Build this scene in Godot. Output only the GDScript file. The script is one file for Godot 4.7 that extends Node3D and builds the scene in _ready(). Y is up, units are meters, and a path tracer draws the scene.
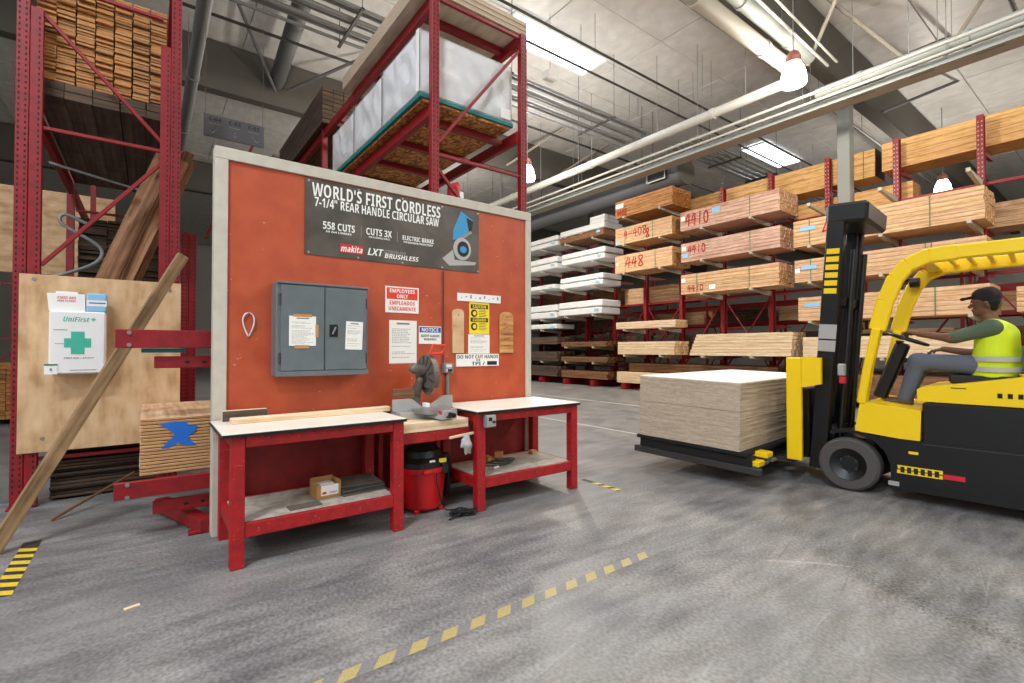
extends Node3D
# A lumber store hall: saw station wall with benches, red racks, forklift.
# World: x runs along the saw-station wall, -z runs into the aisle, y is up.

var mats := {}
var name_counts := {}
var mesh_cache := {}
var end_tint := Color.WHITE   # tone of sawn board ends relative to the faces
var rng := RandomNumberGenerator.new()
const CEIL := 9.72

func _ready():
	rng.seed = 7
	# ---- camera
	var cam := Camera3D.new()
	cam.name = "camera"
	cam.fov = 70.42
	cam.position = Vector3(0, 1.4, 0)
	cam.rotation = Vector3(deg_to_rad(0.888), deg_to_rad(-36.9), 0)
	cam.near = 0.05
	cam.far = 200.0
	add_child(cam)
	cam.current = true
	# ---- sky and exposure (the hall is closed; daylight enters as skylights)
	var env := Environment.new()
	env.background_mode = Environment.BG_COLOR
	env.background_color = Color(0.75, 0.85, 1.0)
	env.tonemap_mode = Environment.TONE_MAPPER_LINEAR
	env.tonemap_exposure = 1.56
	env.sdfgi_enabled = true
	env.ssao_enabled = true
	env.ssil_enabled = true
	var we := WorldEnvironment.new()
	we.name = "environment"
	we.environment = env
	add_child(we)
	make_materials()
	# ---- lamps and skylights
	for p in [[10.4, -4.35, 8.5, "beside the grey pipes"], [10.4, 3.4, 15.0, "over the forklift's rear"], [4.7, -4.35, 5.5, "high over the right workbench"], [4.7, -12.0, 3.5, "unseen behind the wrapped white pack, added to light the ceiling"], [9.55, -11.9, 19.0, "far down the main aisle"], [9.55, -19.7, 20.0, "at the far end of the white pipe"], [21.8, -4.35, 10.0, "beyond the lumber racks"], [21.8, 3.4, 12.0, "beyond the right end of the lumber racks"], [10.4, 11.1, 14.0, "unseen by the front wall of the hall, added for even fill"]]:  # lamps behind the wrapped pack and by the front wall: unseen, added for fill
		high_bay_lamp(Vector3(p[0], 7.0, p[1]), p[2], p[3])
	added_wall_windows()  # unseen windows, added as fill light from the left
	for p in [[8.75, -9.8, 10.0, "above the wrapped pallet rack"], [21.2, -9.75, 10.0, "above the far lumber racks"], [8.75, 0.2, 10.0, "above the open floor by the forklift"], [-3.6, -9.8, 7.0, "above the plywood far behind the left rack"], [-3.6, 0.2, 52.0, "above the open floor left of the saw station"], [3.0, 8.0, 13.0, "above the open floor before the saw station, unseen and added for soft fill"], [-9.0, 4.0, 46.0, "near the added windows of the left wall, itself added for soft fill"], [-9.0, -4.0, 20.0, "by the left wall of the hall, unseen and added for soft fill"], [8.75, 8.0, 10.0, "unseen by the front wall of the hall, added for even fill"]]:  # those before the saw station and by the left wall: unseen, added fill
		skylight(Vector3(p[0], CEIL, p[1]), p[2], p[3])
	build_structure()
	build_saw_station()
	build_benches()
	build_left_rack()
	build_center_rack()
	build_right_racks()
	build_forklift()
	build_services()
	build_floor_marks()

# ------------------------------------------------------------------ naming
func numbered(called: String) -> String:
	var c: int = name_counts.get(called, 0)
	name_counts[called] = c + 1
	return called if c == 0 else "%s_%03d" % [called, c]

func tag(o: Node, label: String, category: String, group := ""):
	o.set_meta("label", label)
	o.set_meta("category", category)
	if group != "":
		o.set_meta("group", group)
	return o

func thing(called: String, label: String, category: String, at := Vector3.ZERO, turn := 0.0, group := "") -> Node3D:
	var o := Node3D.new()
	o.name = numbered(called)
	add_child(o)
	o.position = at
	o.rotation.y = turn
	tag(o, label, category, group)
	return o

func part(called: String, mesh: Mesh, mat: Material, parent: Node, xf := Transform3D.IDENTITY) -> MeshInstance3D:
	var o := MeshInstance3D.new()
	var key := called + "@" + str(parent.get_instance_id())
	if parent == self:
		o.name = numbered(called)
	else:
		var c: int = name_counts.get(key, 0)
		name_counts[key] = c + 1
		o.name = called if c == 0 else "%s_%03d" % [called, c]
	o.mesh = mesh
	o.material_override = mat
	o.cast_shadow = GeometryInstance3D.SHADOW_CASTING_SETTING_ON
	parent.add_child(o, true)
	o.transform = xf
	return o

func at(x: float, y: float, z: float, rx := 0.0, ry := 0.0, rz := 0.0) -> Transform3D:
	return Transform3D(Basis.from_euler(Vector3(rx, ry, rz)), Vector3(x, y, z))

# box part given by its two corners in the parent's space
func slab(called: String, a: Vector3, b: Vector3, mat: Material, parent: Node, bevel := 0.004) -> MeshInstance3D:
	var s := (b - a).abs()
	return part(called, bm(s, bevel), mat, parent, Transform3D(Basis.IDENTITY, (a + b) * 0.5))

func bar(called: String, a: Vector3, b: Vector3, w: float, d: float, mat: Material, parent: Node, bevel := 0.003) -> MeshInstance3D:
	return part(called, bm(Vector3(w, d, (b - a).length()), bevel), mat, parent, along(a, b))

func along(a: Vector3, b: Vector3) -> Transform3D:
	var z := (b - a).normalized()
	var up := Vector3.UP if absf(z.y) < 0.98 else Vector3.RIGHT
	var x := up.cross(z).normalized()
	return Transform3D(Basis(x, z.cross(x), z), (a + b) * 0.5)

func rod(called: String, a: Vector3, b: Vector3, r: float, mat: Material, parent: Node, seg := 10) -> MeshInstance3D:
	var st := begin()
	acyl(st, a, b, r, r, seg)
	return part(called, st.commit(), mat, parent)

func struct_mesh(called: String, mesh: Mesh, mat: Material, xf := Transform3D.IDENTITY) -> MeshInstance3D:
	var o := part(called, mesh, mat, self, xf)
	o.set_meta("kind", "structure")
	return o

# ------------------------------------------------------------------ mesh builders
func begin() -> SurfaceTool:
	var st := SurfaceTool.new()
	st.begin(Mesh.PRIMITIVE_TRIANGLES)
	return st

func quad(st: SurfaceTool, p: Array, n: Vector3, uv: Array, c: Color):
	var order := [0, 2, 1, 0, 3, 2]
	if (p[1] - p[0]).cross(p[2] - p[0]).dot(n) < 0.0:
		order = [0, 1, 2, 0, 2, 3]
	for i in order:
		st.set_normal(n)
		st.set_color(c)
		st.set_uv(uv[i])
		st.add_vertex(p[i])

func quad_auto(st: SurfaceTool, p0: Vector3, p1: Vector3, p2: Vector3, p3: Vector3, c := Color.WHITE):
	var n := (p1 - p0).cross(p2 - p0)
	if n.length() < 1e-9:
		n = (p2 - p0).cross(p3 - p0)
	n = n.normalized()
	var l := (p1 - p0).length()
	var w := (p3 - p0).length()
	quad(st, [p0, p1, p2, p3], n, [Vector2(0, 0), Vector2(l, 0), Vector2(l, w), Vector2(0, w)], c)

# a box with flat bevels; u runs along the longest side
func abox(st: SurfaceTool, xf: Transform3D, s: Vector3, bevel := 0.0, c := Color.WHITE, uvo := Vector2.ZERO):
	var h := s * 0.5
	var b := minf(bevel, minf(h.x, minf(h.y, h.z)) * 0.45)
	var g := 0
	if s.y > s.x and s.y >= s.z: g = 1
	elif s.z > s.x and s.z > s.y: g = 2
	for ax in 3:
		var t1 := (ax + 1) % 3
		var t2 := (ax + 2) % 3
		for sg in [-1.0, 1.0]:
			var n := Vector3.ZERO
			n[ax] = sg
			var pts := []
			var uvs := []
			for k in [[-1, -1], [1, -1], [1, 1], [-1, 1]]:
				var p := Vector3.ZERO
				p[ax] = sg * h[ax]
				p[t1] = k[0] * (h[t1] - b)
				p[t2] = k[1] * (h[t2] - b)
				var uv: Vector2
				if ax == g:
					uv = Vector2(p[t1] * 0.35, p[t2])
				elif t1 == g:
					uv = Vector2(p[t1], p[t2] + ax * 0.37)
				else:
					uv = Vector2(p[t2], p[t1] + ax * 0.37)
				pts.append(xf * p)
				uvs.append(uv + uvo)
			if sg < 0:
				pts.reverse()
				uvs.reverse()
			quad(st, pts, (xf.basis * n).normalized(), uvs, c * end_tint if ax == g else c)
	if b <= 0.0:
		return
	for ax in 3: # edges parallel to ax
		var t1 := (ax + 1) % 3
		var t2 := (ax + 2) % 3
		for s1 in [-1.0, 1.0]:
			for s2 in [-1.0, 1.0]:
				var p0 := Vector3.ZERO
				p0[t1] = s1 * h[t1]
				p0[t2] = s2 * (h[t2] - b)
				var p1 := p0
				p1[t1] = s1 * (h[t1] - b)
				p1[t2] = s2 * h[t2]
				var e := Vector3.ZERO
				e[ax] = h[ax] - b
				var n := Vector3.ZERO
				n[t1] = s1
				n[t2] = s2
				var pts := [xf * (p0 - e), xf * (p0 + e), xf * (p1 + e), xf * (p1 - e)]
				var uvs := []
				for q in [p0 - e, p0 + e, p1 + e, p1 - e]:
					uvs.append(Vector2(q[g], q[(g + 1) % 3]) + uvo)
				if s1 * s2 > 0:
					pts.reverse()
					uvs.reverse()
				quad(st, pts, (xf.basis * n).normalized(), uvs, c)
	for sx in [-1.0, 1.0]:
		for sy in [-1.0, 1.0]:
			for sz in [-1.0, 1.0]:
				var n := (xf.basis * Vector3(sx, sy, sz)).normalized()
				var pts := [Vector3(sx * h.x, sy * (h.y - b), sz * (h.z - b)), Vector3(sx * (h.x - b), sy * h.y, sz * (h.z - b)), Vector3(sx * (h.x - b), sy * (h.y - b), sz * h.z)]
				if sx * sy * sz > 0:
					pts = [pts[0], pts[2], pts[1]]
				for q in pts:
					st.set_normal(n)
					st.set_color(c)
					st.set_uv(Vector2(q[g], q[(g + 1) % 3]) + uvo)
					st.add_vertex(xf * q)

func bm(s: Vector3, bevel := 0.004) -> Mesh:
	var key := "%.4f,%.4f,%.4f,%.4f" % [s.x, s.y, s.z, bevel]
	if mesh_cache.has(key):
		return mesh_cache[key]
	var st := begin()
	abox(st, Transform3D.IDENTITY, s, bevel, Color.WHITE, Vector2(rng.randf() * 3.0, rng.randf() * 3.0))
	var m := st.commit()
	mesh_cache[key] = m
	return m

# tapered cylinder
func acyl(st: SurfaceTool, a: Vector3, b: Vector3, r1: float, r2: float, seg := 12, c := Color.WHITE, caps := true):
	var z := (b - a).normalized()
	var up := Vector3.UP if absf(z.y) < 0.98 else Vector3.RIGHT
	var x := up.cross(z).normalized()
	var y := z.cross(x)
	var l := (b - a).length()
	for i in seg:
		var a0 := TAU * i / seg
		var a1 := TAU * (i + 1) / seg
		var d0 := x * cos(a0) + y * sin(a0)
		var d1 := x * cos(a1) + y * sin(a1)
		var pts := [a + d0 * r1, b + d0 * r2, b + d1 * r2, a + d1 * r1]
		var ns := [d0, d0, d1, d1]
		var uvs := [Vector2(0, a0 * r1), Vector2(l, a0 * r1), Vector2(l, a1 * r1), Vector2(0, a1 * r1)]
		for k in [0, 1, 2, 0, 2, 3]:
			st.set_normal(ns[k])
			st.set_color(c)
			st.set_uv(uvs[k])
			st.add_vertex(pts[k])
		if caps:
			for e in [[a, r1, -1.0], [b, r2, 1.0]]:
				if e[1] < 1e-4:
					continue
				var tri := [e[0], e[0] + d0 * e[1], e[0] + d1 * e[1]]
				if e[2] > 0:
					tri = [tri[0], tri[2], tri[1]]
				for p in tri:
					st.set_normal(z * e[2])
					st.set_color(c)
					st.set_uv(Vector2((p - e[0]).dot(x), (p - e[0]).dot(y)))
					st.add_vertex(p)

# smooth tube through points
func atube(st: SurfaceTool, pts: Array, r: float, seg := 8, c := Color.WHITE, smooth := 4):
	var cv := []
	if smooth > 1 and pts.size() > 2:
		for i in pts.size() - 1:
			var p0: Vector3 = pts[maxi(i - 1, 0)]
			var p1: Vector3 = pts[i]
			var p2: Vector3 = pts[i + 1]
			var p3: Vector3 = pts[mini(i + 2, pts.size() - 1)]
			for k in smooth:
				cv.append(p1.cubic_interpolate(p2, p0, p3, float(k) / smooth))
		cv.append(pts[-1])
	else:
		cv = pts
	var prev := Vector3.ZERO
	var rings := []
	for i in cv.size():
		var t: Vector3 = (cv[mini(i + 1, cv.size() - 1)] - cv[maxi(i - 1, 0)]).normalized()
		var n: Vector3
		if i == 0:
			n = t.cross(Vector3.UP if absf(t.y) < 0.9 else Vector3.RIGHT).normalized()
		else:
			n = (prev - t * prev.dot(t)).normalized()
		prev = n
		var b := t.cross(n)
		var ring := []
		for k in seg:
			var a := TAU * k / seg
			ring.append([cv[i] + (n * cos(a) + b * sin(a)) * r, n * cos(a) + b * sin(a)])
		rings.append(ring)
	for i in rings.size() - 1:
		for k in seg:
			var k2 := (k + 1) % seg
			for q in [rings[i][k], rings[i + 1][k2], rings[i][k2], rings[i][k], rings[i + 1][k], rings[i + 1][k2]]:
				st.set_normal(q[1])
				st.set_color(c)
				st.set_uv(Vector2(i * 0.05, k * 0.05))
				st.add_vertex(q[0])

# lathe: profile points (radius, height) around local y
func alathe(st: SurfaceTool, prof: Array, seg := 24, xf := Transform3D.IDENTITY, c := Color.WHITE):
	for i in prof.size() - 1:
		var p0: Vector2 = prof[i]
		var p1: Vector2 = prof[i + 1]
		var e := p1 - p0
		if e.length() < 1e-6:
			continue
		var nn := Vector2(e.y, -e.x).normalized()
		for k in seg:
			var a0 := TAU * k / seg
			var a1 := TAU * (k + 1) / seg
			var d0 := Vector3(cos(a0), 0, sin(a0))
			var d1 := Vector3(cos(a1), 0, sin(a1))
			var pts := [d0 * p0.x + Vector3.UP * p0.y, d0 * p1.x + Vector3.UP * p1.y, d1 * p1.x + Vector3.UP * p1.y, d1 * p0.x + Vector3.UP * p0.y]
			var ns := [d0 * nn.x + Vector3.UP * nn.y, d0 * nn.x + Vector3.UP * nn.y, d1 * nn.x + Vector3.UP * nn.y, d1 * nn.x + Vector3.UP * nn.y]
			for q in [0, 2, 1, 0, 3, 2]:
				st.set_normal((xf.basis * ns[q]).normalized())
				st.set_color(c)
				st.set_uv(Vector2(a0 * 0.2, pts[q].y))
				st.add_vertex(xf * pts[q])

# extruded outline: polygon in local xy, depth along local z (centred)
func aprism(st: SurfaceTool, poly: PackedVector2Array, depth: float, xf := Transform3D.IDENTITY, c := Color.WHITE):
	var p := poly
	if Geometry2D.is_polygon_clockwise(p):
		p = p.duplicate()
		p.reverse()
	var h := depth * 0.5
	var idx := Geometry2D.triangulate_polygon(p)
	for s in [-1.0, 1.0]:
		for i in range(0, idx.size(), 3):
			var order := [0, 2, 1] if s > 0 else [0, 1, 2]
			for k in order:
				var v := p[idx[i + k]]
				st.set_normal((xf.basis * Vector3(0, 0, s)).normalized())
				st.set_color(c)
				st.set_uv(v)
				st.add_vertex(xf * Vector3(v.x, v.y, s * h))
	for i in p.size():
		var a := p[i]
		var b := p[(i + 1) % p.size()]
		var n := Vector3(b.y - a.y, a.x - b.x, 0).normalized()
		quad(st, [xf * Vector3(a.x, a.y, -h), xf * Vector3(b.x, b.y, -h), xf * Vector3(b.x, b.y, h), xf * Vector3(a.x, a.y, h)], (xf.basis * n).normalized(), [Vector2(0, 0), Vector2((b - a).length(), 0), Vector2((b - a).length(), depth), Vector2(0, depth)], c)

func prism(called: String, poly: Array, depth: float, mat: Material, parent: Node, xf := Transform3D.IDENTITY) -> MeshInstance3D:
	var st := begin()
	aprism(st, PackedVector2Array(poly), depth, xf)
	return part(called, st.commit(), mat, parent)

# a box under loose film: each face is a fine grid pushed in and out along creases
func film_box(s: Vector3, seed_: int, amp := 0.034, cell := 0.04) -> Mesh:
	var n := FastNoiseLite.new()
	n.seed = seed_
	n.frequency = 1.6
	n.fractal_octaves = 3
	n.fractal_type = FastNoiseLite.FRACTAL_RIDGED
	var st := begin()
	st.set_smooth_group(0)
	var h := s * 0.5
	for ax in 3:
		var t1 := (ax + 1) % 3
		var t2 := (ax + 2) % 3
		var n1 := maxi(int(s[t1] / cell), 2)
		var n2 := maxi(int(s[t2] / cell), 2)
		for sg in [-1.0, 1.0]:
			var grid := []
			for i in n1 + 1:
				for k in n2 + 1:
					var p := Vector3.ZERO
					p[ax] = sg * h[ax]
					p[t1] = -h[t1] + s[t1] * i / n1
					p[t2] = -h[t2] + s[t2] * k / n2
					var e := minf(minf(h[t1] - absf(p[t1]), h[t2] - absf(p[t2])) / 0.08, 1.0)
					p[ax] += sg * amp * (n.get_noise_3d(p.x * 1.7 + p.y * 0.8, p.y * 0.8, p.z * 1.7 + p.y * 0.8) * e - 0.3 * (1.0 - e))
					grid.append(p)
			for i in n1:
				for k in n2:
					var q := [grid[i * (n2 + 1) + k], grid[(i + 1) * (n2 + 1) + k], grid[(i + 1) * (n2 + 1) + k + 1], grid[i * (n2 + 1) + k + 1]]
					var order := [0, 2, 1, 0, 3, 2] if sg > 0 else [0, 1, 2, 0, 2, 3]
					for o in order:
						st.set_color(Color.WHITE)
						st.set_uv(Vector2(q[o][t1], q[o][t2]))
						st.add_vertex(q[o])
	st.generate_normals()
	return st.commit()

# lettering: a thin raised text, fitted to a width and a height; faces local +z
func lettering(called: String, s: String, w: float, h: float, mat: Material, parent: Node, xf: Transform3D, slant := 0.0) -> MeshInstance3D:
	var key := "text:" + s
	var tm: TextMesh
	if mesh_cache.has(key):
		tm = mesh_cache[key]
	else:
		tm = TextMesh.new()
		var f := SystemFont.new()
		f.font_names = PackedStringArray(["Droid Sans"])
		f.font_weight = 700
		var fv := FontVariation.new()
		fv.base_font = f
		fv.variation_embolden = 0.0
		tm.font = fv
		tm.text = s
		tm.font_size = 40
		tm.pixel_size = 0.01
		tm.depth = 0.05
		tm.curve_step = 2.0
		mesh_cache[key] = tm
	var bb := tm.get_aabb()
	var k := Vector3(w / bb.size.x, h / bb.size.y, 0.0012 / 0.05)
	var b := Basis(Vector3(k.x, 0, 0), Vector3(slant * k.y, k.y, 0), Vector3(0, 0, k.z))
	var o := part(called, tm, mat, parent, xf * Transform3D(b, -(b * (bb.position + bb.size * 0.5))))
	return o

# ------------------------------------------------------------------ smooth bodies (tapered capsules, surface nets)
func blend_mesh(bones: Array, cell: float, k: float, st: SurfaceTool, col := Color.WHITE):
	var lo := Vector3(1e9, 1e9, 1e9)
	var hi := -lo
	for b in bones:
		for e in [[b[0], b[2]], [b[1], b[3]]]:
			lo = lo.min(e[0] - Vector3.ONE * (e[1] + k + cell * 3))
			hi = hi.max(e[0] + Vector3.ONE * (e[1] + k + cell * 3))
	var nx := int((hi.x - lo.x) / cell) + 2
	var ny := int((hi.y - lo.y) / cell) + 2
	var nz := int((hi.z - lo.z) / cell) + 2
	var f := PackedFloat32Array()
	f.resize(nx * ny * nz)
	f.fill(1.0)
	for b in bones:
		var a: Vector3 = b[0]
		var c: Vector3 = b[1]
		var ra: float = b[2]
		var rc: float = b[3]
		var m := maxf(ra, rc) + k + cell * 2
		var l0 := ((a.min(c) - Vector3.ONE * m - lo) / cell).floor()
		var l1 := ((a.max(c) + Vector3.ONE * m - lo) / cell).ceil()
		var ac := c - a
		var l2 := maxf(ac.length_squared(), 1e-9)
		for z in range(maxi(int(l0.z), 0), mini(int(l1.z) + 1, nz)):
			for y in range(maxi(int(l0.y), 0), mini(int(l1.y) + 1, ny)):
				var row := (z * ny + y) * nx
				for x in range(maxi(int(l0.x), 0), mini(int(l1.x) + 1, nx)):
					var p := lo + Vector3(x, y, z) * cell
					var t := clampf((p - a).dot(ac) / l2, 0.0, 1.0)
					var d := p.distance_to(a + ac * t) - lerpf(ra, rc, t)
					var o := f[row + x]
					var h := maxf(k - absf(o - d), 0.0) / k
					f[row + x] = minf(o, d) - h * h * k * 0.25
	var vid := {}
	var grads := []
	var verts := []
	var off := [0, 1, nx, nx + 1, nx * ny, nx * ny + 1, nx * ny + nx, nx * ny + nx + 1]
	var cp := [Vector3(0, 0, 0), Vector3(1, 0, 0), Vector3(0, 1, 0), Vector3(1, 1, 0), Vector3(0, 0, 1), Vector3(1, 0, 1), Vector3(0, 1, 1), Vector3(1, 1, 1)]
	var edges := [[0, 1], [2, 3], [4, 5], [6, 7], [0, 2], [1, 3], [4, 6], [5, 7], [0, 4], [1, 5], [2, 6], [3, 7]]
	for z in nz - 1:
		for y in ny - 1:
			var row := (z * ny + y) * nx
			for x in nx - 1:
				var i := row + x
				if f[i] > cell * 2.5:
					continue
				var neg := 0
				for q in 8:
					if f[i + off[q]] < 0.0:
						neg += 1
				if neg == 0 or neg == 8:
					continue
				var s := Vector3.ZERO
				var n := 0
				for e in edges:
					var d0 := f[i + off[e[0]]]
					var d1 := f[i + off[e[1]]]
					if (d0 < 0.0) != (d1 < 0.0):
						s += cp[e[0]].lerp(cp[e[1]], d0 / (d0 - d1))
						n += 1
				grads.append(Vector3(f[i + 1] - f[i], f[i + nx] - f[i], f[i + nx * ny] - f[i]) + Vector3(f[i + off[7]] - f[i + off[6]], f[i + off[7]] - f[i + off[5]], f[i + off[7]] - f[i + off[3]]))
				vid[i] = verts.size()
				verts.append(lo + (Vector3(x, y, z) + s / n) * cell)
	var nor := []
	nor.resize(verts.size())
	nor.fill(Vector3.ZERO)
	var tris := []
	var steps := [[1, nx, nx * ny], [nx, nx * ny, 1], [nx * ny, 1, nx]]
	for i in vid.keys():
		for s in steps:
			var d0 := f[i]
			var d1 := f[i + s[0]]
			if (d0 < 0.0) == (d1 < 0.0):
				continue
			var ids := [i, i - s[1], i - s[1] - s[2], i - s[2]]
			if not (vid.has(ids[1]) and vid.has(ids[2]) and vid.has(ids[3])):
				continue
			var v := [vid[ids[0]], vid[ids[1]], vid[ids[2]], vid[ids[3]]]
			if d0 < 0.0:
				v.reverse()
			for t in [[v[0], v[1], v[2]], [v[0], v[2], v[3]]]:
				var nn: Vector3 = (verts[t[2]] - verts[t[0]]).cross(verts[t[1]] - verts[t[0]])
				if nn.dot(grads[t[0]] + grads[t[1]] + grads[t[2]]) < 0.0:
					nn = -nn
					t = [t[0], t[2], t[1]]
				for q in t:
					nor[q] += nn
				tris.append(t)
	for t in tris:
		for q in t:
			st.set_normal(nor[q].normalized())
			st.set_color(col)
			st.set_uv(Vector2(verts[q].x + verts[q].z, verts[q].y))
			st.add_vertex(verts[q])

# ------------------------------------------------------------------ materials
func noise_bytes(w: int, h: int, seed_: int, freq: float, oct := 4, ntype := FastNoiseLite.TYPE_SIMPLEX_SMOOTH, sw := 0, sh := 0) -> PackedByteArray:
	var n := FastNoiseLite.new()
	n.seed = seed_
	n.frequency = freq
	n.fractal_octaves = oct
	n.noise_type = ntype
	n.cellular_return_type = FastNoiseLite.RETURN_CELL_VALUE
	var im: Image = n.get_seamless_image(sw if sw > 0 else w, sh if sh > 0 else h)
	im.convert(Image.FORMAT_L8)
	if sw > 0:
		im.resize(w, h, Image.INTERPOLATE_CUBIC)
	return im.get_data()

func mix_bytes(a: PackedByteArray, b: PackedByteArray, k: float) -> PackedByteArray:
	var r := a.duplicate()
	for i in a.size():
		r[i] = int(a[i] * (1.0 - k) + b[i] * k)
	return r

func ramp_tex(d: PackedByteArray, w: int, h: int, stops: Array) -> ImageTexture:
	var lut := PackedByteArray()
	lut.resize(768)
	for i in 256:
		var t := i / 255.0
		var c: Color = stops[-1][1]
		for k in stops.size() - 1:
			if t <= stops[k + 1][0]:
				c = stops[k][1].lerp(stops[k + 1][1], clampf((t - stops[k][0]) / maxf(stops[k + 1][0] - stops[k][0], 1e-4), 0, 1))
				break
		lut[i * 3] = c.r8
		lut[i * 3 + 1] = c.g8
		lut[i * 3 + 2] = c.b8
	var o := PackedByteArray()
	o.resize(w * h * 3)
	var j := 0
	for i in w * h:
		var q := d[i] * 3
		o[j] = lut[q]
		o[j + 1] = lut[q + 1]
		o[j + 2] = lut[q + 2]
		j += 3
	return ImageTexture.create_from_image(Image.create_from_data(w, h, false, Image.FORMAT_RGB8, o))

func bump_tex(d: PackedByteArray, w: int, h: int, k: float) -> ImageTexture:
	var im := Image.create_from_data(w, h, false, Image.FORMAT_L8, d)
	im.convert(Image.FORMAT_RGBA8)
	im.bump_map_to_normal_map(k)
	return ImageTexture.create_from_image(im)

func mat(key: String, c: Color, rough := 0.6, metal := 0.0) -> StandardMaterial3D:
	var m := StandardMaterial3D.new()
	m.albedo_color = c
	m.roughness = rough
	m.metallic = metal
	mats[key] = m
	return m

func rgb(r: int, g: int, b: int) -> Color:
	return Color8(r, g, b)

func wood_mat(key: String, seed_: int, lo: Color, mid: Color, hi: Color, rough := 0.7, stretch := 40, vs := 1.6):
	var a := noise_bytes(512, 512, seed_, 0.02, 5, FastNoiseLite.TYPE_SIMPLEX_SMOOTH, stretch, 512)
	var b := noise_bytes(512, 512, seed_ + 9, 0.012, 3)
	var d := mix_bytes(a, b, 0.3)
	var m := mat(key, Color.WHITE, rough)
	m.albedo_texture = ramp_tex(d, 512, 512, [[0.15, lo], [0.45, mid], [0.8, hi]])
	m.vertex_color_use_as_albedo = true
	m.uv1_scale = Vector3(0.7, vs, 1)
	m.normal_enabled = true
	m.normal_texture = bump_tex(d, 512, 512, 2.0)
	m.normal_scale = 0.35

func worn_paint(key: String, seed_: int, base: Color, dark: Color, chip: Color, chip_at: float, rough := 0.45, scale := 1.2):
	var a := noise_bytes(512, 512, seed_, 0.012, 4)
	var b := noise_bytes(512, 512, seed_ + 3, 0.06, 3, FastNoiseLite.TYPE_SIMPLEX_SMOOTH, 256, 512)
	var d := a.duplicate()
	for i in d.size():
		var v := 0.25 + 0.5 * a[i] / 255.0
		if b[i] / 255.0 > chip_at:
			v = 1.0
		d[i] = int(v * 255.0)
	var m := mat(key, Color.WHITE, rough)
	m.albedo_texture = ramp_tex(d, 512, 512, [[0.2, dark], [0.6, base], [0.8, base], [0.95, chip]])
	m.uv1_triplanar = true
	m.uv1_world_triplanar = true
	m.uv1_scale = Vector3.ONE * scale

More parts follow.
